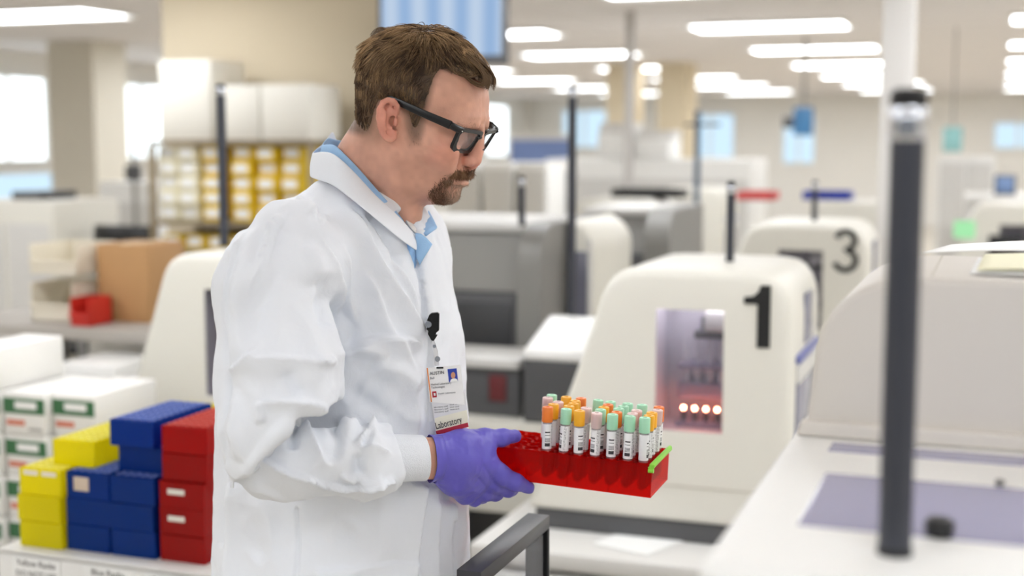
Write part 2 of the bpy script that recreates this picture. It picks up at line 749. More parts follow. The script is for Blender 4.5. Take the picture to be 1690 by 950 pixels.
E2 = at(82, 200, 12.5)
quad_slab('column', uv(E2)[0], uv(onplane(156, 200, E2, V))[0], uv(E2)[1], uv(E2)[1] + .5, 0, CH, mat('grey_beige_paint', srgb(222, 216, 202), 0.8, noise=0.02))

# ================================================================== analyzers
A0 = at(1083, 600, 3.2)                 # a point on the front plane of analyzer 1
a0u, a0v = uv(A0)


def loc(px, py):
    p = onplane(px, py, A0, V)
    return (uv(p)[0] - a0u, p.z)


def offset_poly(P, d):
    """moves a closed 2D polygon (counter-clockwise) inwards by d"""
    n = len(P)
    out = []
    for i in range(n):
        a, b, c = np.array(P[i - 1]), np.array(P[i]), np.array(P[(i + 1) % n])
        e1 = (b - a) / (np.linalg.norm(b - a) + 1e-9)
        e2 = (c - b) / (np.linalg.norm(c - b) + 1e-9)
        n1, n2 = np.array((-e1[1], e1[0])), np.array((-e2[1], e2[0]))
        m = n1 + n2
        m = m / max(0.5, (m @ m) / 2)
        out.append(tuple(b + m * d))
    return out


def shell(outline, depth, holes=(), rim=0.025):
    """hollow housing: outline (u,z) swept along v, front face with rectangular holes, closed back"""
    if sum(outline[i - 1][0] * outline[i][1] - outline[i][0] * outline[i - 1][1] for i in range(len(outline))) < 0:
        outline = outline[::-1]
    m = MB()
    bm = m.bm
    prof = [(0.0, rim), (rim * 0.12, rim * 0.45), (rim * 0.45, rim * 0.12), (rim, 0.0), (depth - rim, 0.0), (depth - rim * .3, rim * .3), (depth, rim)]
    rings = []
    for v, d in prof:
        q = offset_poly(outline, d)
        rings.append([bm.verts.new((x, v, z)) for x, z in q])
    n = len(outline)
    for a, b in zip(rings[:-1], rings[1:]):
        for i in range(n):
            bm.faces.new((a[i], a[(i + 1) % n], b[(i + 1) % n], b[i]))
    bm.faces.new(rings[-1])
    edges = [bm.edges.get((rings[0][i], rings[0][(i + 1) % n])) for i in range(n)]
    for (x0, z0, x1, z1) in holes:
        h = [bm.verts.new(p) for p in ((x0, 0, z0), (x1, 0, z0), (x1, 0, z1), (x0, 0, z1))]
        edges += [bm.edges.new((h[i], h[(i + 1) % 4])) for i in range(4)]
    bmesh.ops.triangle_fill(bm, edges=edges, use_beauty=True)
    return m


ol_px = [(868, 838), (1299, 867), (1304, 700), (1308, 530), (1305, 500), (1298, 480), (1287, 464), (1272, 454), (1250, 449), (1180, 446), (1100, 443),
         (1060, 442), (1040, 443), (1024, 447), (1010, 456), (1000, 468), (992, 483), (960, 580), (915, 704)]
OUTL = [loc(*p) for p in ol_px]
zb = min(z for _, z in OUTL)
OUTL = [(u, zb if z < zb + 0.03 else z) for u, z in OUTL]
wx0, wz1 = loc(1083, 509)
wx1, _ = loc(1195, 513)
_, wz0 = loc(1140, 712)
ADEP = 0.49
ZTOP = max(z for _, z in OUTL)


def make_numeral(which, parent, cx, cz, h):
    m = MB()
    if which == 1:
        s = h / 102
        P = [(-23, 31), (-23, 20), (-1, 20), (-1, -51), (20, -51), (20, 51), (4, 51), (0, 40), (-8, 33)]
        m.prism([(cx + a * s, -0.003, cz + b * s) for a, b in P], (0, 0.0034, 0))
    else:
        s = h / 2
        out, inn = [], []
        pts = []
        for k in range(15):
            a = R(165 - k * (255) / 14)
            pts.append((0.40 * math.cos(a), 0.47 + 0.40 * math.sin(a)))
        for k in range(1, 17):
            a = R(90 - k * 255 / 16)
            pts.append((0.46 * math.cos(a), -0.42 + 0.44 * math.sin(a)))
        pts = np.array(pts)
        for i in range(len(pts)):
            t = pts[min(i + 1, len(pts) - 1)] - pts[max(i - 1, 0)]
            if i in (14, 15):
                t = np.array((-0.02, -1.0)) if False else t
            t = t / np.linalg.norm(t)
            nn = np.array((-t[1], t[0])) * 0.125
            out.append(pts[i] + nn)
            inn.append(pts[i] - nn)
        bm = m.bm
        for y in (-0.003,):
            A_ = [bm.verts.new((cx + p[0] * s, y, cz + p[1] * s)) for p in out]
            B_ = [bm.verts.new((cx + p[0] * s, y, cz + p[1] * s)) for p in inn]
            for i in range(len(A_) - 1):
                bm.faces.new((A_[i], A_[i + 1], B_[i + 1], B_[i]))
        r = bmesh.ops.extrude_face_region(bm, geom=bm.faces[:])
        bmesh.ops.translate(bm, vec=(0, 0.0034, 0), verts=[e for e in r['geom'] if isinstance(e, bmesh.types.BMVert)])
    m.build('numeral', INK, parent, smooth=False)


def make_analyzer(label):
    t = thing('laboratory_analyzer', label, 'analyzer', guv(a0u, a0v), GRID, 'cream laboratory analyzers')
    sh = shell(OUTL, ADEP, [(wx0, wz0, wx1, wz1)])
    sh.build('housing', CREAM, t)
    # niche behind the window
    n = MB()
    x0, x1, z0, z1, d = wx0, wx1, wz0, wz1 + .035, 0.16
    xl, xr = x0 - 0.002, x1 + 0.05
    for q in (((xl, .002, z0), (xl, d, z0), (xl, d, z1), (xl, .002, z1)), ((xr, .002, z0), (xr, d, z0), (xr, d, z1), (xr, .002, z1)),
              ((xl, d, z0), (xr, d, z0), (xr, d, z1), (xl, d, z1)), ((xl, .002, z0), (xr, .002, z0), (xr, d, z0), (xl, d, z0)),
              ((xl, .002, z1), (xr, .002, z1), (xr, d, z1), (xl, d, z1))):
        n.bm.faces.new([n.bm.verts.new(p) for p in q])
    n.build('compartment', mat('lilac_grey_metal', srgb(206, 202, 208), 0.4, metal=0.1, noise=0.04), t, smooth=False)
    z1 = wz1
    H = z1 - z0
    W = x1 - x0
    # rack shelves inside
    s = MB()
    s.box((x0 + W * .64, .09, z0 + H * .03), (W * .78, .1, H * .05))
    s.box((x0 + W * .64, .10, z0 + H * .30), (W * .78, .08, H * .13))
    s.box((x0 + W * .64, .10, z0 + H * .50), (W * .78, .08, H * .03))
    s.build('shelf', mat('violet_grey_plastic', srgb(136, 128, 148), 0.4, noise=0.05), t, smooth=False, bevel=0.002)
    head = MB()
    head.box((x0 + W * .84, .085, z0 + H * .89), (W * .36, .08, H * .16), bevel=.004)
    head.build('dispenser_head', LTGREY, t)
    hb = MB().box((x0 + W * .76, .085, z0 + H * .775), (W * .52, .07, H * .06), bevel=.002)
    hb.box((x0 + W * .6, .09, z0 + H * .86), (W * .05, .03, H * .12))
    hb.build('dispenser_bar', DKGREY, t)
    VIAL = clear_mat('vial_glass', (0.9, 0.9, 0.93, 1), (0.86, 0.85, 0.88, 1), 0.6, 0.2)
    for k in range(4):
        x = x0 + W * (0.36 + 0.175 * k)
        MB().lathe([(.003, z0 + H * .52), (.0075, z0 + H * .535), (.0075, z0 + H * .66), (.004, z0 + H * .70), (.0035, z0 + H * .75), (.001, z0 + H * .755)],
                   14, (x, .08, 0)).build('vial', VIAL, t)
        MB().lathe([(.003, z0 + H * .365), (.008, z0 + H * .375), (.008, z0 + H * .47), (.004, z0 + H * .485)], 14, (x, .075, 0)).build('vial', VIAL, t)
        xl_ = x0 + W * (0.365 + 0.168 * k)
        MB().lathe([(.0065, z0 + H * .055), (.0065, z0 + H * .135), (.004, z0 + H * .14)], 12, (xl_, .05, 0)).build('lamp_holder', BLACK, t)
        MB().lathe([(.0005, -.0042), (.003, -.003), (.0042, 0), (.003, .003), (.0005, .0042)], 14, (xl_, .045, z0 + H * .165)).build(
            'indicator_lamp', emit_mat('red_lamp', (1.0, 0.24, 0.13, 1), 120), t)
    MB().box(((x0 + x1) / 2 + .02, 0.06, z1 + .030), (W + .04, 0.09, .006)).build('added_fill_strip', emit_mat('added_fill_strip', (.92, .92, 1, 1), 7), t, smooth=False)  # unseen glowing strip added above the window to brighten the compartment
    MB().box(((x0 + x1) / 2, 0.004, (z0 + z1) / 2), (W, 0.003, H)).build('window_pane', SMOKED, t, smooth=False)
    # right flank: recessed openings with a blue shelf
    ur = max(u for u, _ in OUTL)
    f = MB()
    f.box((ur + .001, .27, wz0 + H * .88), (.008, .12, H * .42), bevel=.003)
    f.box((ur + .001, .25, wz0 + H * .12), (.008, .34, H * .62), bevel=.003)
    f.build('side_window', mat('slate_glass', srgb(128, 128, 148), 0.15, noise=0.05), t)
    MB().box((ur + .005, .25, wz0 + H * .60), (.012, .36, .018), bevel=.002).build('blue_shelf', mat('slate_blue_plastic', srgb(112, 118, 178), 0.4, noise=0.03), t)
    MB().box((ur + .003, .25, wz0 + H * .47), (.010, .34, .045), bevel=.002).build('side_tray', LTGREY, t)
    # plinth and seam
    ul = min(u for u, _ in OUTL)
    MB().box(((ul + ur) / 2 + .012, ADEP / 2, zb - .024), (ur - ul - .02, ADEP - .02, .052), bevel=.004).build('plinth', DKGREY, t)
    zs = loc(1100, 800)[1]
    MB().box(((ul + ur) / 2 + .02, 0.0, zs), (ur - ul - .11, .004, .004)).build('seam_strip', mat('seam_grey', srgb(196, 190, 178), .5, noise=.02), t, smooth=False)
    return t, ul, ur


an1, aul, aur = make_analyzer('cream analyzer with black numeral 1 and four red lamps, behind the red rack')
ZBENCH = zb - 0.050
copies = []
spots = [(-1.27, 0.0, 'cream analyzer with slanted edge standing behind the yellow and blue racks'),
         (0.0, 1.9, 'cream analyzer with black numeral 3 behind the analyzer marked 1'),
         (-1.27, 3.8, 'cream analyzer with a long black tray and a red tray on top'),
         (0.0, 3.8, 'far cream analyzer partly behind the white column, blue tray on top'),
         (0.78, 3.8, 'cream analyzer with a green screen, right of the white column'),
         (-1.27, 5.7, 'farthest cream analyzer, beyond the one carrying the black tray')]
for du, dv, lab in spots:
    c = dup(an1, guv(a0u + du, a0v + dv), GRID, lab, skip=('indicator_lamp', 'lamp_holder', 'added_fill_strip'))
    MB().box(((aul + aur) / 2, ADEP / 2, ZBENCH / 2), (aur - aul, ADEP, ZBENCH), bevel=.006).build('base_cabinet', WHITE, c)
    copies.append(c)
n1x, n1z = loc(1251, 522)
make_numeral(1, an1, n1x, n1z, 102 * 3.2 / 2200)
make_numeral(3, copies[1], n1x, n1z + .01, 0.165)
sc = MB().box((aul + .17, -.004, zb + .5), (.10, .012, .085), bevel=.003).build('screen', emit_mat('green_screen', (0.45, 0.95, 0.5, 1), 0.9), copies[4])
MB().box((aul + .36, -.004, zb + .42), (.15, .01, .11), bevel=.003).build('dark_display', BLACK, copies[4])

# bench below analyzer 1
b_l = uv(onz(790, 885, ZBENCH))[0]
b_f = uv(onz(1000, 922, ZBENCH))[1]
bt = thing('workbench', 'white workbench under the analyzer marked 1, with a loose sheet on it', 'bench', (0, 0, 0), GRID)
MB().box(((b_l + 1.4) / 2, (b_f + a0v + .475) / 2, ZBENCH - .02), (1.4 - b_l, a0v + .475 - b_f, .04), bevel=.004).build('bench_top', mat('bench_laminate', srgb(222, 220, 216), .4, noise=.01), bt)
MB().box(((b_l + 1.4) / 2 + .02, (b_f + a0v + .475) / 2 + .02, (ZBENCH - .042) / 2), (1.4 - b_l - .06, a0v + .475 - b_f - .05, ZBENCH - .042), bevel=.004).build('cabinet', LTGREY, bt)
for k in range(3):
    d = MB().box((b_l + .25 + .5 * k, b_f + .012, ZBENCH - .16), (.47, .02, .2), bevel=.003).build('drawer', WHITE, bt)
    MB().tube([(b_l + .17 + .5 * k, b_f - .02, ZBENCH - .12), (b_l + .33 + .5 * k, b_f - .02, ZBENCH - .12)], .006).build('handle', CHROME, d)

pp = [onz(978, 897, ZBENCH + .002), onz(1050, 866, ZBENCH + .002), onz(1150, 884, ZBENCH + .002), onz(1068, 916, ZBENCH + .002)]
tag(MB().prism(pp, (0, 0, .0012)).build('paper_sheet', PAPER, None, smooth=False), 'loose white sheet lying on the white workbench', 'paper')

# ---- signal poles
POLE = mat('pole_metal', srgb(66, 68, 76), 0.38, metal=0.35, noise=0.03)


def pole(base, h, r, label, ring=False):
    t = thing('signal_pole', label, 'pole', base, 0, 'dark signal poles on the analyzers')
    MB().lathe([(r, 0), (r, h - .012)], 20).build('shaft', POLE, t)
    MB().lathe([(r * 1.02, h - .012), (r * 1.1, h - .01), (r * 1.1, h - .003), (r * .8, h)], 20).build('cap', BLACK, t)
    MB().lathe([(r * 1.04, h - .034), (r * 1.08, h - .033), (r * 1.08, h - .013), (r * 1.04, h - .012)], 20, caps=False).build('ring', CHROME, t)
    MB().lathe([(r * 1.06, 0), (r * 1.06, .004), (r, .006)], 20).build('foot', BLACK, t)
    return t


def pole_px(px, y0, y1, Y, r, label):
    b = at(px, y1, Y)
    return pole(b, at(px, y0, Y).z - b.z, r, label)


def top_at(px, dv):
    q_ = onplane(px, 400, guv(0, a0v + dv), V)
    return guv(uv(q_)[0], a0v + dv, ZTOP - .001)


bp = top_at(1205, .25)
pole(bp, at(1208, 298, bp.y).z - bp.z, .0105, 'short dark pole standing on the analyzer marked 1')
bp = top_at(370, .25)
pole(bp, at(370, 138, bp.y).z - bp.z, .0135, 'tall dark pole left of the man, before the yellow boxes')
bp = top_at(1343, 2.15)
pole(bp, at(1346, 298, bp.y).z - bp.z, .011, 'thin dark pole standing on the analyzer marked 3')

# ---- grey machines between the analyzers
ZG = 0.80


def grey_machine(x0, x1, Y, ytop, ymid, label, roll=False, cheek=45):
    P = at(x1, 500, Y)
    pu, pv = uv(P)
    w = pu - uv(onplane(x0, 500, P, V))[0]
    t = thing('sample_processor', label, 'machine', guv(pu, pv), GRID, 'dark grey sample processors')
    zt = at(x1, ytop, Y).z
    zm = at(x1, ymid, Y).z
    ck = cheek * Y / 2200
    MB().box((-w / 2 - ck / 2, .30, (zm) / 2), (w - ck, .6, zm), bevel=.01).build('body', DKGREY, t)
    # upper hood sloping back
    prof = [(0.02, zm), (0.07, zt - .03), (.6, zt - .03), (.6, zm)]
    MB().prism([(-w, y, z) for y, z in prof], (w - ck, 0, 0)).build('hood', MIDGREY, t, smooth=False, bevel=.008)
    MB().box((-w / 2 - ck / 2, .33, zt - .015), (w - ck, .56, .03), bevel=.006).build('lid', LTGREY, t)
    pr = [(-.02, 0), (-.02, zm - .05)] + [(-.02 + .14 * (1 - math.cos(R(a))), zt - .13 + .13 * math.sin(R(a))) for a in range(0, 91, 15)] + [(.62, zt), (.62, 0)]
    MB().prism([(-ck, y, z) for y, z in pr], (ck, 0, 0)).build('side_panel', MIDGREY, t, smooth=False, bevel=.008)
    MB().box((-w / 2 - ck / 2, -.004, zm * .80), (w - ck - .04, .01, zm * .34), bevel=.003).build('dark_panel', mat('charcoal_gloss', srgb(58, 58, 60), .3, noise=.03), t)
    if roll:
        rx = uv(onplane(778, 570, P, V))[0] - pu
        rz = onplane(778, 580, P, V).z
        MB().lathe([(.005, -.02), (.05, -.02), (.062, -.012), (.062, -.004)], 28, (rx, -.012, rz), axis='Y').build('fan_cover', LTGREY, t)
    return t


g1 = grey_machine(600, 897, 4.3, 371, 487, 'large dark grey sample processor right behind the man', True)
g2 = grey_machine(955, 1106, 5.3, 346, 420, 'dark grey sample processor left of and beyond the analyzer marked 1')

# cream unit with a tall window strip between the grey machines
P = at(880, 450, 4.55)
pu, pv = uv(P)
pu = -1.366
t = thing('storage_module', 'narrow cream module with a dark window strip beside the grey processor', 'machine', guv(pu, pv), GRID)
w = uv(onplane(980, 450, P, V))[0] - pu
zt = at(930, 364, 4.55).z
o_ = [(0, 0), (w, 0), (w, zt - .12)] + [(w - .10 * (1 - math.cos(R(a))), zt - .10 + .10 * math.sin(R(a))) for a in range(0, 91, 15)] + [(0, zt)]
shell(o_, .5, rim=.015).build('housing', CREAM, t)
MB().box((w * .47, -.003, zt - .27), (w * .62, .01, .34), bevel=.003).build('window_strip', mat('slate_window', srgb(110, 110, 124), .15, noise=.06), t)
MB().box((w * .88, -.006, zt - .29), (w * .16, .016, .46), bevel=.004).build('trim_bar', LTGREY, t)

# white sloped box and low grey unit
ZLOW = at(800, 692, 3.9).z
P = at(862, 690, 3.86)
pu, pv = uv(P)
w = uv(onplane(966, 690, P, V))[0] - pu
zt0, zt1 = at(862, 577, 3.86).z, at(872, 520, 4.06).z
t = thing('label_printer', 'box with a sloped white lid in front of the tall dark pole', 'machine', guv(pu, pv), GRID)
MB().prism([(0, 0, ZLOW), (0, 0, zt0 - .03), (0, .27, zt0 - .03), (0, .27, ZLOW)], (w, 0, 0)).build('body', DKGREY, t, smooth=False, bevel=.01)
MB().prism([(0, -.004, zt0 - .03), (0, -.004, zt0), (0, .24, zt1), (0, .275, zt1 - .02), (0, .275, zt0 - .03)], (w, 0, 0)).build('lid', WHITE, t, smooth=False, bevel=.012)
P2 = at(858, 690, 3.92)
pu2, pv2 = uv(P2)
w2 = pu2 + 1.685
zz = at(810, 592, 3.92).z
t = thing('conveyor_unit', 'low dark grey unit with a pale top edge behind the badge', 'machine', guv(pu2, pv2), GRID)
MB().box((-w2 / 2, .11, (ZLOW + zz) / 2 - .015), (w2, .22, zz - ZLOW - .03), bevel=.006).build('body', DKGREY, t)
MB().box((-w2 / 2, .10, zz - .016), (w2 + .01, .24, .032), bevel=.008).build('top_edge', LTGREY, t)
rx = uv(onplane(822, 640, P2, V))[0] - pu2
MB().box((rx, -.003, onplane(822, 640, P2, V).z), (.055, .012, .08), bevel=.004).build('red_button_panel', mat('maroon_plastic', srgb(104, 40, 44), .4, noise=.04), t)
bp = Vector(at(943, 519, 4.12))
pole(Vector((bp.x, bp.y, ZLOW)), at(953, 142, 4.12).z - ZLOW, .0135, 'tall dark pole right of the man, behind the sloped white box')

# long cream counter they stand on
t = thing('counter', 'cream counter carrying the grey machines behind the rack', 'counter', guv(-1.375, 3.625), GRID)
MB().box((0, .205, ZLOW - .02), (.62, .41, .04), bevel=.005).build('counter_top', CREAM, t)
MB().box((0, .02, ZLOW - .16), (.61, .03, .235), bevel=.003).build('front_panel', CREAM, t)
for x in (-.27, .27):
    for y in (.04, .37):
        MB().box((x, y, (ZLOW - .04) / 2), (.05, .05, ZLOW - .04), bevel=.003).build('leg', MIDGREY, t)

# ================================================================== near analyzer on the right
ZD = 1.34
t = thing('laboratory_analyzer', 'large pale analyzer in the right foreground with tinted lids and a hood', 'analyzer', (0, 0, 0), GRID)
dl = [uv(onz(1280, 745, ZD))[0], uv(onz(1136, 935, ZD))[0]]
ul_ = sum(dl) / 2
vf_ = uv(onz(1150, 925, ZD))[1]
vh_ = uv(onz(1325, 716, ZD))[1]
DKW = 1.5
MB().box((ul_ + DKW / 2, (vf_ + vh_ + .3) / 2, ZD / 2 + .15), (DKW, vh_ + .3 - vf_, ZD - .3), bevel=.014, seg=4).build('deck', WHITE, t)
MB().box((ul_ + DKW / 2, (vf_ + vh_ + .3) / 2 + .02, .15), (DKW - .06, vh_ + .3 - vf_ - .06, .30), bevel=.008).build('plinth', DKGREY, t)


def lid_panel(name, pxs, material, dz=.004):
    P = [onz(x, y, ZD) for x, y in pxs]
    q = [(p.dot(U), p.dot(V), ZD - .003) for p in P]
    # square the panel up with the machine
    v0 = (q[2][1] + q[3][1]) / 2
    v1 = (q[0][1] + q[1][1]) / 2
    poly = [(q[3][0], v0, ZD - .003), (ul_ + DKW - .06, v0, ZD - .003), (ul_ + DKW - .06, v1, ZD - .003), (q[0][0], v1, ZD - .003)]
    return MB().prism(poly, (0, 0, dz)).build(name, material, t, smooth=False, bevel=.002)


lp = lid_panel('tinted_lid', [(1361, 781), (1690, 807), (1690, 899), (1313, 869)], TINT)
lid_panel('tinted_lid', [(1373, 731), (1690, 753), (1690, 768), (1364, 745)], TINT)
kb = onz(1550, 885, ZD)
MB().lathe([(.0095, 0), (.0105, .004), (.0105, .010), (.008, .0125), (.001, .013)], 20, (kb.dot(U), kb.dot(V), ZD + .001)).build('knob', BLACK, t)
kb = onz(1650, 802, ZD)
MB().lathe([(.004, 0), (.004, .004), (.001, .005)], 14, (kb.dot(U), kb.dot(V), ZD + .001)).build('screw', MIDGREY, t)
HP = guv(0, vh_, ZD)


def hl(px, py):
    p = onplane(px, py, HP, V)
    return (p.dot(U), p.z)


hpts = [(1322, 718), (1331, 692), (1339, 630), (1347, 575), (1357, 540), (1372, 514), (1392, 494), (1418, 477), (1450, 465), (1490, 459), (1530, 458)]
hout = [hl(*p) for p in hpts]
ztop_h = hout[-1][1]
hout[0] = (hout[0][0], ZD - .002)
ru = ul_ + DKW - .03
hout += [(ru, ztop_h), (ru, ZD - .002)]
hm = shell(hout, .27, rim=.008)
ho = hm.build('hood', mat('hood_plastic', srgb(216, 210, 202), 0.42, noise=0.012, nscale=3), t, loc=(0, vh_, 0))
fz = hl(1331, 690)[1]
MB().prism([(hout[0][0] - .004, vh_ - .012, ZD), (ru, vh_ - .012, ZD), (ru, vh_ - .012, fz), (hout[1][0] - .004, vh_ - .012, fz)], (0, .015, 0)).build('hood_flange', MATS['hood_plastic'], t, smooth=False, bevel=.004)
zx = uv(onplane(1556, 422, guv(0, vh_ + .27, ztop_h), V))[0]
MB().box((zx, vh_ + .135, ztop_h), (.002, .24, .001)).build('seam_strip', MATS['seam_grey'], t, smooth=False)
pb = onz(1476, 914, ZD - .0005)
pole(pb, at(1500, 146, pb.y).z - pb.z, .0113, 'thick blurred dark pole in the near right foreground')


def sheet(name, pxs, z, label, material=PAPER, curl=0.0, group=None):
    P = [onz(x, y, z) for x, y in pxs]
    m = MB()
    n = 9
    rows = []
    for i in range(n):
        a = i / (n - 1)
        row = []
        for j in range(n):
            b = j / (n - 1)
            p = (P[0] * (1 - a) + P[1] * a) * (1 - b) + (P[3] * (1 - a) + P[2] * a) * b
            row.append(p + Vector((0, 0, curl * (math.sin(a * 2.6) * .6 + a * a * b))))
        rows.append(row)
    m.grid(rows)
    o = m.build(name, material, None)
    s = o.modifiers.new('thick', 'SOLIDIFY')
    s.thickness = .0008
    s.offset = 1
    return tag(o, label, 'paper', group)


def shiftpx(pts, dx, dy):
    return [(a + dx, b + dy) for a, b in pts]


sheet('paper_sheet', [(1520, 418), (1760, 420), (1770, 407), (1570, 404)], ztop_h + .0015, 'curling printed sheet at the back of the pale hood, right', curl=.006, group='sheets on the hood')
sheet('paper_sheet', [(1600, 452), (1790, 462), (1770, 432), (1615, 426)], ztop_h + .0015, 'white sheet at the front edge of the papers on the hood', curl=.002, group='sheets on the hood')
YP = mat('yellow_marked_paper', srgb(240, 236, 206), .75, noise=.02)
sheet('paper_sheet', [(1612, 446), (1790, 452), (1770, 424), (1625, 420)], ztop_h + .0045, 'yellowish form topmost of the papers on the hood', YP, curl=.003, group='sheets on the hood')

# ================================================================== black framed clear door in the foreground
ZF = 1.075
f0, f1 = onz(886, 850, ZF), onz(778, 938, ZF)
dv = (f1 - f0)
Lf = dv.length
dd = dv.normalized()
nn = Vector((-dd.y, dd.x, 0))
FM = frame(f0, dd, nn)                     # x along the bar, y sideways, z up
t = thing('safety_door', 'open black framed clear door panel standing below the red rack', 'door', (0, 0, 0))
FRM = mat('frame_black', srgb(66, 66, 70), 0.35, metal=0.25, noise=0.03)
wF = .034
MB().box((Lf / 2, 0, -.010), (Lf + wF * .55, wF, .020), bevel=.0012, M=FM).build('top_rail', FRM, t)
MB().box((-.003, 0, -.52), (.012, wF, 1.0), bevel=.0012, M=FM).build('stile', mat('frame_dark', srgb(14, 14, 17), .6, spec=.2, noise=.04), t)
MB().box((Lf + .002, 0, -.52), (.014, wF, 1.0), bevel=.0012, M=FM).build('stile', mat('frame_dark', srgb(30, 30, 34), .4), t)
MB().box((Lf / 2, 0, -1.045), (Lf + wF, wF * 1.6, .06), bevel=.002, M=FM).build('bottom_rail', FRM, t)
MB().box((Lf / 2, wF * .30, -.52), (Lf - .016, .004, .998), M=FM).build('clear_panel', GLASSP, t, smooth=False)

# ================================================================== rack builder
def rack_mesh(nc, nr, pu_, pv_, mx, my, H, holes=True, seg=12, wells=True, hole_r=.0083):
    """open-bottomed plastic rack: nc x nr wells; returns the builder and the half sizes"""
    Lx, Ly = pu_ * nc + 2 * mx, pv_ * nr + 2 * my
    m = MB()
    bm = m.bm
    # walls
    wt = .0022
    for (c, s) in (((0, -Ly / 2 + wt / 2, H / 2), (Lx, wt, H)), ((0, Ly / 2 - wt / 2, H / 2), (Lx, wt, H)),
                   ((-Lx / 2 + wt / 2, 0, H / 2), (wt, Ly - 2 * wt, H)), ((Lx / 2 - wt / 2, 0, H / 2), (wt, Ly - 2 * wt, H))):
        m.box(c, s)
    m.box((0, 0, .0012), (Lx - .006, Ly - .006, .0024))
    x0, y0 = -Lx / 2 + mx, -Ly / 2 + my
    zt = H
    for i in range(nc):
        for j in range(nr):
            cx_, cy_ = x0 + pu_ * (i + .5), y0 + pv_ * (j + .5)
            ring, sq, lipo, lipt = [], [], [], []
            for k in range(seg):
                a = 2 * math.pi * (k + .5) / seg
                c, s = math.cos(a), math.sin(a)
                f = 1 / max(abs(c), abs(s))
                sq.append(bm.verts.new((cx_ + c * f * pu_ / 2, cy_ + s * f * pv_ / 2, zt)))
                ring.append(bm.verts.new((cx_ + c * hole_r, cy_ + s * hole_r, zt)))
                lipo.append(bm.verts.new((cx_ + c * hole_r * 1.12, cy_ + s * hole_r * 1.12, zt)))
                lipt.append(bm.verts.new((cx_ + c * hole_r * 1.05, cy_ + s * hole_r * 1.05, zt + .0014)))
            for k in range(seg):
                q = (k + 1) % seg
                bm.faces.new((sq[k], sq[q], lipo[q], lipo[k]))
                bm.faces.new((lipo[k], lipo[q], lipt[q], lipt[k]))
                bm.faces.new((lipt[k], lipt[q], ring[q], ring[k]))
            if wells:
                lows = [ring]
                for rr, z in ((hole_r * .97, zt - .02), (hole_r * .93, .014), (hole_r * .7, .008), (hole_r * .25, .0055)):
                    lows.append([bm.verts.new((cx_ + rr * math.cos(2 * math.pi * (k + .5) / seg), cy_ + rr * math.sin(2 * math.pi * (k + .5) / seg), z)) for k in range(seg)])
                for a, b in zip(lows[:-1], lows[1:]):
                    for k in range(seg):
                        bm.faces.new((a[k], a[(k + 1) % seg], b[(k + 1) % seg], b[k]))
                bm.faces.new(lows[-1])
    # margins of the top plate
    for (c, s) in (((0, -Ly / 2 + my / 2, zt - .0004), (Lx, my, .0008)), ((0, Ly / 2 - my / 2, zt - .0004), (Lx, my, .0008)),
                   ((-Lx / 2 + mx / 2, 0, zt - .0004), (mx, Ly - 2 * my, .0008)), ((Lx / 2 - mx / 2, 0, zt - .0004), (mx, Ly - 2 * my, .0008))):
        m.box(c, s)
    return m, Lx, Ly


# ================================================================== stacked racks on the cart, left
def plastic(name, tint, body, fac):
    return clear_mat(name, tint, body, fac, .22, .45)


RM = {'yellow': plastic('yellow_rack_plastic', (1, .95, .10, 1), srgb(252, 244, 20), .72),
      'blue': plastic('blue_rack_plastic', (.05, .26, .70, 1), srgb(20, 84, 184), .58),
      'red': plastic('red_pile_plastic', (.85, .06, .05, 1), srgb(206, 26, 26), .66)}
K0 = at(33, 900, 2.62)
k0u, k0v = uv(K0)
ZK = K0.z
RH = .0535
PW = .1035
proto = {}
S0 = {'yellow': 'pile of yellow racks', 'blue': 'pile of blue racks', 'red': 'pile of red racks'}
rowname = ['bottom', 'second from bottom', 'third from bottom', 'fourth from bottom', 'topmost']
pile = []
for r in range(3):
    pile.append(('yellow', 0, r, 0 if r != 1 else -.004, .0 if r < 2 else .004, 'yellow rack, %s of the leftmost column on the cart' % rowname[r]))
pile.append(('yellow', 0, 3, .052, .045, 'pale yellow rack lying topmost on the yellow racks'))
for r in range(3):
    pile.append(('blue', 1, r, .002 if r < 2 else .006, .012, 'blue rack, %s, beside the yellow racks' % ['bottom row', 'second row', 'third row with beige sticker'][r]))
for r in range(5):
    pile.append(('blue', 2, r, [.004, 0, .006, .0, -.008][r], [.012, .012, .012, .05, .035][r], 'blue rack, %s of the column beside the red racks' % rowname[r]))
for r in range(5):
    pile.append(('red', 3, r, [.012, .012, .014, .018, .018][r], [.016, .016, .014, .02, .02][r], 'red rack, %s of the red column beside the man' % rowname[r]))
pile.append(('yellow', 1, 3, -.035, .27, 'yellow rack seen behind the topmost blue rack'))
pile.append(('yellow', 1, 2, -.035, .27, 'yellow rack lower behind the blue racks, third row'))
pile.append(('yellow', 1, 1, -.035, .27, 'yellow rack hidden low behind the blue racks, second row'))
pile.append(('yellow', 1, 0, -.035, .27, 'yellow rack at the bottom behind the blue racks'))
stick = mat('sticker', srgb(240, 234, 222), .6, noise=.02)
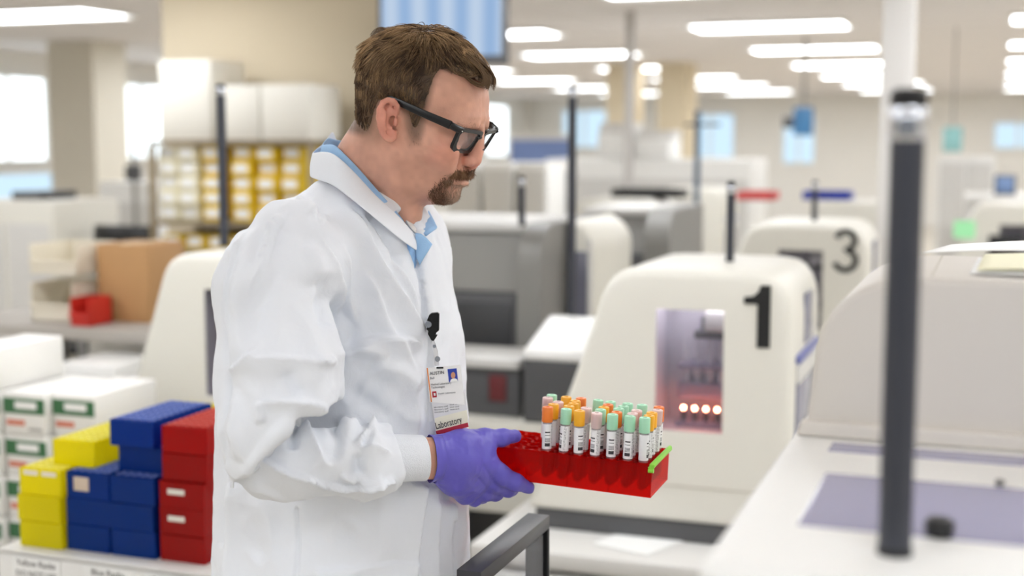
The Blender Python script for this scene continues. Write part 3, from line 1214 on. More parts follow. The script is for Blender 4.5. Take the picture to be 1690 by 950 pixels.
for n, (colr, c, r, du, dv, lab) in enumerate(pile):
    if colr not in proto:
        tt = thing('tube_rack', 'x', 'rack')
        m, Lx, Ly = rack_mesh(5, 10, .0185, .0195, .0042, .0055, RH - .0015, seg=8, wells=False, hole_r=.0072)
        m.build('rack_body', RM[colr], tt, smooth=False)
        rim = MB()
        for i_ in range(5):
            for j_ in range(10):
                c_x, c_y = -Lx / 2 + .0042 + .0185 * (i_ + .5), -Ly / 2 + .0055 + .0195 * (j_ + .5)
                rim.lathe([(.0074, RH - .0016), (.0078, RH + .0006), (.0068, RH + .0006), (.0066, RH - .0016)], 10, (c_x, c_y, 0), caps=False)
        rim.build('well_rims', mat('highlit_%s_rim' % colr, {'yellow': srgb(252, 246, 120), 'blue': srgb(128, 150, 222), 'red': srgb(232, 104, 92)}[colr], .35, noise=.03), tt)  # paler than the rack: light caught by the rims put into the colour
        proto[colr] = tt
        o = tt
    else:
        o = dup(proto[colr], (0, 0, 0), 0, 'x', skip=('sticker',))
    u = k0u + .05 + PW * c + du
    v = k0v + .106 + dv
    o.location = guv(u, v, ZK + RH * r + .0005)
    o.rotation_euler = (0, 0, GRID + (rng.random() - .5) * .03)
    o['label'] = lab
    o['group'] = 'stacked %s tube racks on the cart' % colr
    if colr == 'red' and r in (1, 2):
        MB().box((-.012, -.1045, .032), (.038, .0014, .011), bevel=.0006).build('sticker', stick, o)
    if colr == 'blue' and c == 1 and r == 2:
        MB().box((-.014, -.1045, .029), (.036, .0014, .028), bevel=.0006).build('sticker', mat('beige_sticker', srgb(214, 196, 176), .6, noise=.03), o)
    if colr == 'yellow' and c == 0 and r == 2:
        for xx in (-.022, .022):
            MB().box((xx, -.1045, .044), (.034, .0014, .009), bevel=.0006).build('sticker', stick, o)

# cart with printed signs
CWd = .72
t = thing('supply_cart', 'white cart with printed rack signs carrying the coloured racks', 'cart', guv(k0u - .03, k0v - .03), GRID)
MB().box((CWd / 2, .27, ZK - .004), (CWd, .54, .008), bevel=.002).build('cart_top', LTGREY, t)
MB().box((CWd / 2, .008, ZK - .119), (CWd, .016, .22), bevel=.003).build('front_panel', WHITE, t)
MB().box((CWd / 2, .29, .30), (CWd - .02, .48, .02), bevel=.003).build('lower_shelf', LTGREY, t)
for x in (.02, CWd - .02):
    for y in (.04, .51):
        MB().box((x, y, (ZK - .02) / 2 + .03), (.03, .03, ZK - .09), bevel=.003).build('leg', MIDGREY, t)
        MB().lathe([(.012, -.012), (.037, -.012), (.038, 0), (.037, .012), (.012, .012)], 16, (x, y, .038), axis='X').build('caster', BLACK, t)
for k, (l1, l2, x) in enumerate((('Yellow Racks', 'DO NOT USE', .095), ('Blue Racks', 'OUTREACH', .265), ('Red Racks', '', .405))):
    sg = MB().box((x, -.0018, ZK - .068), (.115, .0015, .115)).build('printed_sign', PAPER, t, smooth=False)
    GREYINK = mat('grey_ink', srgb(96, 92, 88), .7, noise=.02)
    text_part(l1, .0175, GREYINK, sg, frame((x, -.0028, ZK - .022), (1, 0, 0), (0, 0, 1)), align='CENTER')
    if l2:
        text_part(l2, .0165, GREYINK, sg, frame((x, -.0028, ZK - .044), (1, 0, 0), (0, 0, 1)), align='CENTER')
    if k == 0:
        MB().box((x, -.0028, ZK - .072), (.085, .0008, .03)).build('colour_block', mat('sign_green', srgb(96, 142, 74), .6, noise=.03), sg, smooth=False)

# ================================================================== white boxes with green bands, far left
GREEN = mat('box_green', srgb(60, 112, 72), .6, noise=.04)
W0 = at(-60, 913, 3.35)
w0u, w0v = uv(W0)
ZW = W0.z
bw, bh, bd = .132, .108, .26
proto_b = None
ordn = ['bottom', 'second from bottom', 'third from bottom', 'fourth from bottom', 'top']
colw = ['far left', 'second', 'third']
for c, nrow in enumerate((5, 4, 4)):
    for r in range(nrow):
        if proto_b is None:
            tt = thing('supply_box', 'x', 'box')
            MB().box((0, bd / 2, bh / 2), (bw - .010, bd, bh - .003), bevel=.002).build('carton', mat('white_card', srgb(242, 240, 236), .6, noise=.02), tt)
            MB().box((0, -.0008, bh * .68), (bw - .006, .0012, bh * .36)).build('green_band', GREEN, tt, smooth=False)
            MB().box((bw * .05, -.0016, bh * .70), (bw * .5, .0012, bh * .17)).build('white_label', PAPER, tt, smooth=False)
            MB().box((-bw * .2, -.0010, bh * .28), (bw * .42, .0012, bh * .12)).build('red_mark', mat('orange_red_ink', srgb(214, 120, 92), .6, noise=.05), tt, smooth=False)
            MB().box((bw * .25, -.0010, bh * .14), (bw * .3, .0012, bh * .06)).build('grey_mark', mat('grey_print', srgb(170, 168, 164), .6, noise=.05), tt, smooth=False)
            proto_b = tt
            o = tt
        else:
            o = dup(proto_b, (0, 0, 0), 0, 'x')
        o.location = guv(w0u + bw * (c + .5), w0v + [0, .02, .035][c] + (rng.random() - .5) * .012, ZW + bh * r)
        o.rotation_euler = (0, 0, GRID + (rng.random() - .5) * .012)
        o['label'] = 'white green-banded box, %s of the %s column at the left edge' % (ordn[r] if r < nrow - 1 else 'top', colw[c])
        o['group'] = 'white supply boxes with green bands'
t = thing('low_table', 'low dark table under the white boxes at the left edge', 'table', guv(w0u, w0v), GRID)
MB().box((.25, .17, ZW - .015), (.7, .5, .029), bevel=.003).build('table_top', MIDGREY, t)
for x in (-.07, .57):
    for y in (-.05, .39):
        MB().box((x, y, (ZW - .03) / 2), (.035, .035, ZW - .03), bevel=.002).build('leg', BLACK, t)

# ================================================================== left counter with bins
Y1 = 4.6
P0 = at(-80, 528, Y1)
zc = P0.z
cu0, cv0 = uv(P0)


def on_counter(px, py, Y):
    return at(px, py, Y)


t = thing('side_counter', 'grey counter with open shelf at the left under bins and carton', 'counter', guv(cu0, cv0), GRID)
CW2 = uv(onplane(262, 528, P0, V))[0] - cu0
MB().box((CW2 / 2, .35, zc - .02), (CW2, .75, .04), bevel=.004).build('counter_top', mat('grey_counter', srgb(176, 170, 162), .5, noise=.03), t)
MB().box((CW2 / 2, .68, zc - .20), (CW2 - .02, .03, .32), bevel=.002).build('back_panel', CREAM, t)
MB().box((CW2 / 2, .35, zc - .38), (CW2 - .02, .72, .03), bevel=.003).build('shelf', LTGREY, t)
for x in (.03, CW2 * .5, CW2 - .03):
    for y in (.03, .68):
        MB().box((x, y, (zc - .04) / 2), (.045, .045, zc - .04), bevel=.003).build('leg', MIDGREY, t)


def bin_box(name, label, x0, x1, ytop, ybot, Y, material, depth=.22, z=None, openf=True, cat='bin', group=None):
    a = at(x0, ybot, Y)
    pu_, pv_ = uv(a)
    ww = uv(onplane(x1, ybot, a, V))[0] - pu_
    h = at(x0, ytop, Y).z - a.z
    zz_ = a.z if z is None else z
    tt = thing(name, label, cat, guv(pu_, pv_, zz_), GRID, group)
    m = MB()
    th = .006
    m.box((th / 2, depth / 2, h / 2), (th, depth, h)).box((ww - th / 2, depth / 2, h / 2), (th, depth, h))
    m.box((ww / 2, depth - th / 2, h / 2), (ww, th, h)).box((ww / 2, depth / 2, th / 2), (ww, depth, th))
    fh = h * (.45 if openf else 1)
    m.box((ww / 2, th / 2, fh / 2), (ww, th, fh))
    m.build('bin_body', material, tt, smooth=False)
    lip = MB().box((ww / 2, -.004, fh - .006), (ww, .012, .012), bevel=.003)
    lip.build('lip', material, tt)
    return tt


CB = mat('cream_bin_plastic', srgb(236, 228, 210), .45, noise=.02)
bin_box('storage_bin', 'upper cream open-front bin stacked beside the cardboard carton', 50, 128, 402, 452, Y1, CB, group='cream bins')
bin_box('storage_bin', 'lower cream open-front bin stacked beside the cardboard carton', 52, 122, 462, 524, Y1, CB, z=zc + .001, group='cream bins')
bin_box('storage_bin', 'small red bin before the cardboard carton', 116, 148, 474, 520, 4.45, REDP, depth=.12, z=zc + .001)


def carton(name, label, x0, x1, ytop, ybot, Y, material, depth=.22, z=None, tape=True, cat='box', group=None, lab=None):
    a = at(x0, ybot, Y)
    pu_, pv_ = uv(a)
    ww = uv(onplane(x1, ybot, a, V))[0] - pu_
    h = at(x0, ytop, Y).z - a.z
    zz_ = a.z if z is None else z
    tt = thing(name, label, cat, guv(pu_, pv_, zz_), GRID, group)
    MB().box((ww / 2, depth / 2, h / 2), (ww, depth, h), bevel=.003).build('carton', material, tt)
    if tape:
        MB().box((ww / 2, depth / 2, h + .0003), (ww * .16, depth + .001, .001)).build('tape', mat('tape', srgb(222, 196, 150), .3, noise=.03), tt, smooth=False)
    if lab:
        MB().box((ww / 2, -.0008, h * .5), (ww * .62, .0014, h * .52)).build('white_label', PAPER, tt, smooth=False)
    return tt


carton('cardboard_carton', 'brown cardboard carton on the left counter beside the cream bins', 163, 246, 397, 524, Y1 - .02, KRAFT, z=zc + .001)
zs_ = zc - .365
bin_box('storage_tray', 'blue tray on the shelf under the left counter', 48, 196, 570, 598, 4.75, BLUEP, depth=.3, z=zs_ + .001, openf=False)
carton('white_lid_box', 'white flat lid box in front of the blue tray', 96, 190, 606, 625, 4.15, WHITE, depth=.24, z=at(60, 626, 4.05).z - .0015, tape=False)
t = thing('side_shelf', 'low shelf carrying the white lid box', 'shelf', (0, 0, 0), GRID)
q = at(60, 626, 4.05)
qu, qv = uv(q)
MB().box((qu + .17, qv + .13, q.z - .012), (.36, .30, .02), bevel=.002).build('shelf_board', LTGREY, t)
for x in (qu + .01, qu + .33):
    for y in (qv + .0, qv + .26):
        MB().box((x, y, (q.z - .022) / 2), (.03, .03, q.z - .022)).build('leg', MIDGREY, t)

# ================================================================== shelving with yellow boxes
S0 = at(258, 300, 6.7)
s0u, s0v = uv(S0)


def sl(px, py):
    p = onplane(px, py, S0, V)
    return p.dot(U) - s0u, p.z


t = thing('shelving_unit', 'grey metal shelving behind the man holding yellow boxes', 'shelving', guv(s0u, s0v), GRID)
x0s, x1s = sl(252, 300)[0], sl(515, 300)[0]
boards = [sl(380, 231)[1], sl(380, 366)[1], sl(380, 414)[1], .25]
SHM = mat('shelf_metal', srgb(150, 136, 112), .4, metal=.4, noise=.05)
for z in boards:
    MB().box(((x0s + x1s) / 2, .2, z - .012), (x1s - x0s, .44, .024), bevel=.003).build('shelf_board', SHM, t)
for x in (x0s, x1s):
    for y in (.0, .4):
        MB().box((x, y, boards[0] / 2 - .013), (.03, .03, boards[0] - .026), bevel=.002).build('post', SHM, t)
rows = [(236, 262), (262, 287), (287, 312), (312, 337), (337, 362)]
cols = [(258, 292), (292, 326), (328, 366), (378, 418), (419, 458), (459, 499)]
rn = ['top', 'second', 'third', 'fourth', 'fifth']
cn = ['first', 'second', 'third', 'fourth', 'fifth', 'sixth']
proto_y = proto_w = None
hh = (boards[0] - .03 - boards[1]) / 5
for ci_, (a, b) in enumerate(cols):
    xa, xb = sl(a, 300)[0], sl(b, 300)[0]
    for ri in range(5):
        yellow = ci_ >= 2
        key = proto_y if yellow else proto_w
        if key is None:
            tt = thing('reagent_box', 'x', 'box')
            w_ = .116
            MB().box((0, .15, hh / 2), (w_ - .006, .3, hh - .004), bevel=.003).build('carton', YELLOWC if yellow else mat('ivory_card', srgb(236, 228, 196), .6, noise=.03), tt)
            MB().box((-.004, -.0006, hh * .55), (w_ * .66, .0014, hh * .56)).build('white_label', PAPER, tt, smooth=False)
            if yellow:
                proto_y = tt
            else:
                proto_w = tt
            o = tt
        else:
            o = dup(key, (0, 0, 0), 0, 'x')
        o.location = guv(s0u + (xa + xb) / 2, s0v + (rng.random()) * .03, boards[1] + hh * (4 - ri))
        o.rotation_euler = (0, 0, GRID)
        o['label'] = '%s box with a white label, %s row down, %s column on the shelving' % ('yellow' if yellow else 'ivory', rn[ri], cn[ci_])
        o['group'] = 'reagent boxes on the shelving'
for ci_, (a, b) in enumerate([(262, 298), (300, 336), (338, 372), (376, 410)]):
    xa, xb = sl(a, 300)[0], sl(b, 300)[0]
    o = dup(proto_y, guv(s0u + (xa + xb) / 2, s0v + .01, boards[2]), GRID, 'yellow box with a white label on the lower shelf, %s from the left' % cn[ci_], 'reagent boxes on the lower shelf')
zt_ = boards[0]
for k, (a, b, yt, lab) in enumerate(((260, 345, 97, 'tall white carton on top of the shelving at its left end'), (352, 425, 140, 'white carton on top of the shelving, middle'), (428, 508, 140, 'white carton on top of the shelving at its right end'))):
    xa, xb = sl(a, 200)[0], sl(b, 200)[0]
    tt = thing('white_carton', lab, 'box', guv(s0u + xa, s0v + .02, zt_), GRID, 'white cartons on the shelving')
    h = sl(380, yt)[1] - zt_
    MB().box(((xb - xa) / 2, .16, h / 2), (xb - xa, .32, h), bevel=.004).build('carton', mat('white_carton_card', srgb(232, 228, 218), .6, noise=.02), tt)
    MB().box(((xb - xa) / 2, .16, h + .0004), (xb - xa, .05, .001)).build('tape', MATS['tape'], tt, smooth=False)

# ================================================================== hanging screen
P = at(623, 60, 6.4)
su, sv = uv(P)
wS = uv(onplane(834, 60, P, V))[0] - su
zlo = at(730, 106, 6.2).z
hS = wS * .60
t = thing('wall_monitor', 'large blue-white screen hanging from the ceiling above the man', 'monitor', guv(su, sv, zlo), GRID)
MB().box((wS / 2, .03, hS / 2), (wS, .05, hS), bevel=.006).build('bezel', DKGREY, t)
sm = bpy.data.materials.new('screen_columns')
sm.use_nodes = True
nt = sm.node_tree
nt.nodes.remove(nt.nodes['Principled BSDF'])
em = nt.nodes.new('ShaderNodeEmission')
tcn = nt.nodes.new('ShaderNodeTexCoord')
wv = nt.nodes.new('ShaderNodeTexWave')
wv.inputs['Scale'].default_value = 2.2
wv.inputs['Distortion'].default_value = 0.4
rp = nt.nodes.new('ShaderNodeValToRGB')
rp.color_ramp.elements[0].color = srgb(150, 182, 222)
rp.color_ramp.elements[1].color = srgb(196, 214, 236)
nt.links.new(tcn.outputs['Object'], wv.inputs['Vector'])
nt.links.new(wv.outputs['Fac'], rp.inputs['Fac'])
nt.links.new(rp.outputs['Color'], em.inputs['Color'])
em.inputs['Strength'].default_value = 0.95
nt.links.new(em.outputs['Emission'], nt.nodes['Material Output'].inputs['Surface'])
MB().box((wS / 2, .003, hS / 2 + .012), (wS - .04, .004, hS - .06)).build('screen', sm, t, smooth=False)
MB().tube([(wS / 2, .07, hS * .5), (wS / 2, .07, CH - zlo)], .025).build('ceiling_mount', MIDGREY, t)

# ================================================================== middle distance
def far_box(name, label, cat, x0, x1, ytop, ybot, Y, material, depth=.4, floor=False, parts=(), group=None):
    a = at(x0, ybot, Y)
    pu_, pv_ = uv(a)
    ww = uv(onplane(x1, ybot, a, V))[0] - pu_
    zt2 = at(x0, ytop, Y).z
    z0 = 0 if floor else a.z
    tt = thing(name, label, cat, guv(pu_, pv_, z0), GRID, group)
    MB().box((ww / 2, depth / 2, (zt2 - z0) / 2), (ww, depth, zt2 - z0), bevel=.008).build('body', material, tt)
    for (nm, fx0, fx1, fz0, fz1, mm) in parts:
        h = zt2 - z0
        MB().box((ww * (fx0 + fx1) / 2, -.004, h * (fz0 + fz1) / 2), (ww * (fx1 - fx0), .012, h * (fz1 - fz0)), bevel=.003).build(nm, mm, tt)
    return tt


for k, (a, b, nm) in enumerate(((738, 790, 'left'), (796, 846, 'middle'), (852, 903, 'right'))):
    far_box('storage_cabinet', 'tall white cabinet behind the goatee, %s one of three' % nm, 'cabinet', a, b, 268, 400, onplane(a, 400, at(738, 400, 8.6), V).y, WHITE, floor=True,
            parts=(('door', .05, .95, .03, .97, LTGREY), ('handle', .8, .84, .7, .85, CHROME)), group='white cabinets behind the man')
far_box('far_bench', 'long white bench across the middle distance', 'bench', 900, 1240, 262, 330, 10.5, WHITE, .7, floor=True, parts=(('panel', .02, .98, .1, .9, LTGREY),))
far_box('blue_partition', 'low blue partition seen right of the man across the room', 'partition', 842, 945, 222, 250, 14, mat('partition_blue', srgb(118, 138, 186), .8, noise=.03), .1, floor=True, parts=(('cap_rail', 0, 1, .97, 1, LTGREY),))
ft = at(1060, 258, 10.3)
zt_f = at(900, 262, 10.5).z
for k, (a, b, h, lb) in enumerate(((985, 1040, .28, 'white benchtop instrument left of the service pole'), (1048, 1105, .22, 'white benchtop instrument right of the service pole'))):
    p_ = onplane(a, 250, guv(0, uv(at(900, 262, 10.5))[1] + .1), V)
    pu_, pv_ = uv(p_)
    ww = uv(onplane(b, 250, p_, V))[0] - pu_
    tt = thing('benchtop_instrument', lb, 'instrument', guv(pu_, pv_, zt_f), GRID)
    MB().box((ww / 2, .2, h * .35), (ww, .4, h * .7), bevel=.02).build('body', WHITE, tt)
    MB().prism([(0, .05, h * .7), (0, .1, h), (0, .38, h), (0, .4, h * .7)], (ww, 0, 0)).build('lid', LTGREY, tt, smooth=False)
# service pole to the ceiling
P = at(1038, 280, 9.6)
tt = thing('service_pole', 'slim grey service pole rising to the ceiling before the beige columns', 'pole', (P.x, P.y, 0), GRID)
MB().box((0, 0, CH / 2), (.06, .06, CH), bevel=.004).build('shaft', mat('pole_grey', srgb(196, 192, 188), .5, noise=.02), tt)
MB().box((0, 0, .02), (.12, .12, .04), bevel=.004).build('foot', MIDGREY, tt)
P = at(1150, 300, 7.6)
tt = thing('floor_pole', 'slim dark pole with a crossbar behind the analyzers, blue-tinted top', 'pole', (P.x, P.y, 0), GRID)
zt_ = at(1155, 182, 7.6).z
MB().tube([(0, 0, 0), (0, 0, zt_)], .018).build('shaft', mat('steel_blue', srgb(96, 116, 140), .4, metal=.3, noise=.03), tt)
MB().tube([(-.07, 0, zt_ - .08), (.13, 0, zt_ - .08)], .008).build('crossbar', POLE, tt)
MB().lathe([(.1, 0), (.1, .015), (.02, .03)], 20).build('foot', BLACK, tt)
P = at(861, 372, 4.9)
g1v = uv(at(897, 500, 4.3))
gp = onz(861, 372, at(897, 371, 4.3).z - .0005)
pole(gp, at(861, 290, gp.y).z - gp.z, .011, 'short dark pole standing on the grey processor behind the man')

# chairs
def office_chair(x, y, Y, label, rz=0.0):
    p_ = at(x, y, Y)
    tt = thing('office_chair', label, 'chair', (p_.x, p_.y, 0), rz, 'dark office chairs')
    zb_ = p_.z
    rows_ = []
    for i in range(7):
        a = i / 6
        rows_.append([Vector(((j / 8 - .5) * .44 * (1 - .25 * abs(a - .5) ** 2 * 4 * .6), .05 * ((j / 8 - .5) * 2) ** 2 - .03 - .06 * a, zb_ - .42 + .45 * a)) for j in range(9)])
    m = MB().grid(rows_)
    o = m.build('backrest', BLACK, tt)
    s = o.modifiers.new('thick', 'SOLIDIFY')
    s.thickness = .04
    MB().box((0, -.28, .47), (.46, .44, .07), bevel=.025, seg=3).build('seat', BLACK, tt)
    MB().tube([(0, -.28, .44), (0, -.28, .08)], .03).build('column', CHROME, tt)
    MB().tube([(0, -.1, .45), (0, .0, .55), (0, -.01, zb_ - .3)], .02).build('back_stem', DKGREY, tt)
    for k in range(5):
        a = 2 * math.pi * k / 5
        MB().tube([(0, -.28, .09), (.27 * math.cos(a), -.28 + .27 * math.sin(a), .06)], [.022, .014]).build('foot', DKGREY, tt)
        MB().lathe([(.01, -.012), (.028, -.012), (.028, .012), (.01, .012)], 12, (.27 * math.cos(a), -.28 + .27 * math.sin(a), .028), axis='Y').build('caster', BLACK, tt)
    return tt


office_chair(928, 290, 9.0, 'dark office chair seen side-on left of the tall pole', 1.25)
office_chair(70, 388, 9.0, 'dark office chair at the left edge behind the bins', .5)
office_chair(208, 380, 7.8, 'dark office chair behind the cardboard carton', -.3)

# trays on the far analyzers
def tray(x0, x1, y, base, label, material, h=.03, d=.18):
    z = ZTOP - .0005
    a, b = onz(x0, y, z), onz(x1, y, z)
    pu_, pv_ = uv(a)
    pv_ = max(min(pv_, base[1] + .25), base[1] + .06)
    ww = uv(b)[0] - pu_
    tt = thing('flat_tray', label, 'tray', guv(pu_, pv_, z), GRID)
    m = MB()
    m.box((ww / 2, d / 2, .003), (ww, d, .006))
    for c, s in (((ww / 2, .004, h / 2), (ww, .008, h)), ((ww / 2, d - .004, h / 2), (ww, .008, h)), ((.004, d / 2, h / 2), (.008, d, h)), ((ww - .004, d / 2, h / 2), (.008, d, h))):
        m.box(c, s)
    m.build('tray_body', material, tt, smooth=False)
    MB().box((ww / 2, -.006, h * .8), (ww * .3, .012, .008), bevel=.002).build('grip', material, tt)


t3 = a0v + 3.8
tray(1030, 1150, 322, (0, t3), 'long black tray on a far analyzer beside the slim dark pole', BLACK, .045, .2)
tray(1215, 1280, 330, (0, t3), 'red tray on the far analyzers', mat('coral_plastic', srgb(226, 92, 92), .5, noise=.03), .045, .2)
tray(1350, 1425, 322, (0, t3), 'blue tray on the far analyzer left of the column', BLUEP, .045, .2)
# hanging blue unit and right-hand odds
P = at(1325, 200, 12.0)
tt = thing('blue_display', 'small blue display hanging from the ceiling in the distance', 'monitor', (P.x, P.y, P.z), GRID)
MB().box((0, .03, 0), (.17, .05, .25), bevel=.008).build('bezel', mat('display_blue', srgb(66, 124, 174), .4, noise=.03), tt)
MB().tube([(0, .06, 0), (0, .06, CH - P.z)], .015).build('mount', MIDGREY, tt)
MB().box((-.13, .05, -.01), (.10, .06, .10), bevel=.008).build('side_unit', DKGREY, tt)
P = at(1572, 230, 11.0)
tt = thing('teal_sign', 'small teal sign hanging from the ceiling right of the white column', 'sign', (P.x, P.y, P.z), GRID)
MB().box((0, 0, 0), (.15, .02, .2), bevel=.004).build('board', mat('teal_board', srgb(140, 188, 188), .6, noise=.03), tt)
MB().tube([(0, 0, .1), (0, 0, CH - P.z)], .006).build('hanger', MIDGREY, tt)
far_box('far_cabinet', 'white cabinet right of the white column in the distance', 'cabinet', 1545, 1640, 258, 330, 9.5, WHITE, floor=True, parts=(('door', .05, .48, .03, .97, LTGREY), ('door', .52, .95, .03, .97, LTGREY)))
far_box('computer_monitor', 'dark monitor at the right edge beside the far white cabinet', 'monitor', 1640, 1676, 288, 322, 8.5, DKGREY, .05, floor=False, parts=(('screen', .1, .9, .15, .9, mat('screen_blue', srgb(120, 146, 190), .2, noise=.05)),))
P = at(1658, 322, 8.5)
tt = thing('monitor_desk', 'white desk under the dark monitor at the right edge', 'desk', guv(uv(P)[0], uv(P)[1], 0), GRID)
MB().box((0.2, .25, P.z - .0155), (.9, .6, .03), bevel=.004).build('desk_top', WHITE, tt)
for x in (-.2, .6):
    MB().box((x, .25, (P.z - .03) / 2), (.04, .5, P.z - .03), bevel=.003).build('leg', LTGREY, tt)
far_box('far_equipment', 'white equipment cart at the far left below the windows', 'equipment', 165, 262, 300, 380, 9.0, WHITE, floor=True, parts=(('panel', .1, .9, .55, .9, LTGREY), ('drawer', .1, .9, .1, .5, LTGREY)))
P = at(222, 300, 9.05)
tt = thing('equipment_stand', 'slim grey stand rising beside the far left window', 'stand', (at(222, 300, 8.7).x, 8.7, 0), 0)
MB().tube([(0, 0, 0), (0, 0, at(222, 215, 8.7).z)], .014).build('pole', MIDGREY, tt)
MB().lathe([(.16, 0), (.16, .02), (.02, .04)], 20).build('base', DKGREY, tt)
MB().box((0, -.02, at(222, 285, 8.7).z), (.1, .05, .1), bevel=.01).build('pump', DKGREY, tt)
far_box('far_counter', 'pale counter below the left windows', 'counter', -60, 90, 330, 400, 7.8, CREAM, .6, floor=True, parts=(('door', .05, .45, .05, .9, LTGREY), ('door', .5, .95, .05, .9, LTGREY)))
far_box('keyboard_tray', 'flat black printer on the pale counter at the left edge', 'printer', 20, 74, 345, 358, 7.9, BLACK, .3, floor=False, parts=(('panel', .1, .9, .2, .8, DKGREY),)).location.z = at(-60, 330, 7.8).z

# ================================================================== rack held in the hand, with its tubes
NC, NR, PU_, PV_, MX, MY, RHT = 10, 5, .0222, .0195, .0033, .0024, .0435
p_fr = at(1076.5, 768, 1.70)
LX = NC * PU_ + 2 * MX
p_fl = at(793, 732.5, 1.70 + LX * math.sin(TH))
xr = (p_fr - p_fl).normalized()
RM_ = frame((0, 0, 0), xr, V)
LY = NR * PV_ + 2 * MY
ORI = p_fr - xr * (LX / 2) + RM_.to_3x3() @ Vector((0, LY / 2, -RHT))
RMAT = Matrix.Translation(ORI) @ RM_
rack = thing('tube_rack', 'translucent red tube rack held in the purple gloved hand', 'rack')
rack.matrix_world = RMAT
REDC = clear_mat('red_rack_plastic', (.98, .22, .14, 1), srgb(204, 20, 20), .21, .10)
m, _, _ = rack_mesh(NC, NR, PU_, PV_, MX, MY, RHT, hole_r=.0084, seg=16)
m.build('rack_body', REDC, rack, smooth=False)
for k in range(3):                      # moulded ribs low on the front
    MB().box((-LX / 2 + LX * (k + 1) / 4, -LY / 2 - .0004, .007), (.0012, .0012, .013)).build('rib', REDC, rack, smooth=False)
LIME = mat('lime_tape', srgb(140, 212, 66), .45, noise=.04)
c = MB()
c.box((LX / 2 + .0005, -.002, RHT + .0005), (.0075, LY + .004, .0042), bevel=.0012)
c.tube([(LX / 2 + .001, -LY / 2 - .004, RHT - .001), (LX / 2 + .001, LY / 2, RHT + .002)], .0028, n=10)
c.tube([(LX / 2 - .004, -LY / 2 - .0035, RHT - .006), (LX / 2 + .003, -LY / 2 - .0035, RHT - .006)], .0030, n=10)
c.tube([(LX / 2 - .003, -LY / 2 - .003, RHT - .001), (LX / 2 - .001, -LY / 2 - .003, RHT - .006)], .0022, n=10)
c.build('lime_clip', LIME, rack)['label'] = 'lime green clip along the right end'

GLASS = clear_mat('tube_plastic', (.95, .945, .95, 1), (.92, .90, .91, 1), .20, .06)
CAPM = {'O': mat('orange_cap', srgb(240, 126, 40), .4, noise=.02), 'A': mat('amber_cap', srgb(244, 176, 34), .4, noise=.02),
        'M': mat('mint_cap', srgb(168, 222, 188), .4, noise=.02), 'P': clear_mat('clear_pink_cap', (1, .95, .95, 1), srgb(252, 240, 238), .75, .2, .35)}
CAPN = {'O': 'orange', 'A': 'amber', 'M': 'mint', 'P': 'clear pinkish'}
BLOOD = mat('dark_blood', srgb(74, 12, 14), .15, noise=.05)
SERUM = mat('pink_stopper', srgb(222, 150, 146), .5, noise=.03)
PURPLE = mat('violet_label', srgb(150, 108, 190), .6, noise=.03)


def label_mat(name, horiz):
    m = bpy.data.materials.new(name)
    m.use_nodes = True
    nt = m.node_tree
    b = nt.nodes['Principled BSDF']
    b.inputs['Roughness'].default_value = .55
    tc = nt.nodes.new('ShaderNodeTexCoord')
    sp = nt.nodes.new('ShaderNodeSeparateXYZ')
    nt.links.new(tc.outputs['UV'], sp.inputs['Vector'])

    def math_(op, a, b_=None, c_=None):
        n = nt.nodes.new('ShaderNodeMath')
        n.operation = op
        for k, v in enumerate((a, b_, c_)):
            if v is None:
                continue
            if isinstance(v, (int, float)):
                n.inputs[k].default_value = v
            else:
                nt.links.new(v, n.inputs[k])
        return n.outputs[0]
    u, v = sp.outputs['X'], sp.outputs['Y']
    # bar code ladder: bars across the tube, in a window of the label
    wn = nt.nodes.new('ShaderNodeTexWhiteNoise')
    wn.noise_dimensions = '1D'
    nt.links.new(math_('FLOOR', math_('MULTIPLY', v, 46.0)), wn.inputs['W'])
    bars = math_('GREATER_THAN', wn.outputs['Value'], .48)
    win = math_('MULTIPLY', math_('MULTIPLY', math_('GREATER_THAN', u, .40), math_('LESS_THAN', u, .62)),
                math_('MULTIPLY', math_('GREATER_THAN', v, .10), math_('LESS_THAN', v, .70)))
    bar = math_('MULTIPLY', bars, win)
    # small print rows elsewhere
    wn2 = nt.nodes.new('ShaderNodeTexWhiteNoise')
    wn2.noise_dimensions = '2D'
    cb = nt.nodes.new('ShaderNodeCombineXYZ')
    nt.links.new(math_('FLOOR', math_('MULTIPLY', u, 60.0)), cb.inputs['X'])
    nt.links.new(math_('FLOOR', math_('MULTIPLY', v, 60.0)), cb.inputs['Y'])
    nt.links.new(cb.outputs['Vector'], wn2.inputs['Vector'])
    txt = math_('MULTIPLY', math_('GREATER_THAN', wn2.outputs['Value'], .62),
                math_('MULTIPLY', math_('GREATER_THAN', u, .68), math_('LESS_THAN', u, .78)))
    ink = math_('MAXIMUM', bar, math_('MULTIPLY', txt, .6))
    mx = nt.nodes.new('ShaderNodeMix')
    mx.data_type = 'RGBA'
    mx.inputs['A'].default_value = srgb(240, 240, 242)
    mx.inputs['B'].default_value = srgb(52, 52, 58)
    nt.links.new(ink, mx.inputs['Factor'])
    nt.links.new(mx.outputs['Result'], b.inputs['Base Color'])
    return m


LABM = label_mat('barcode_label', True)
rt, TL = .0062, .088
tube_proto = {}


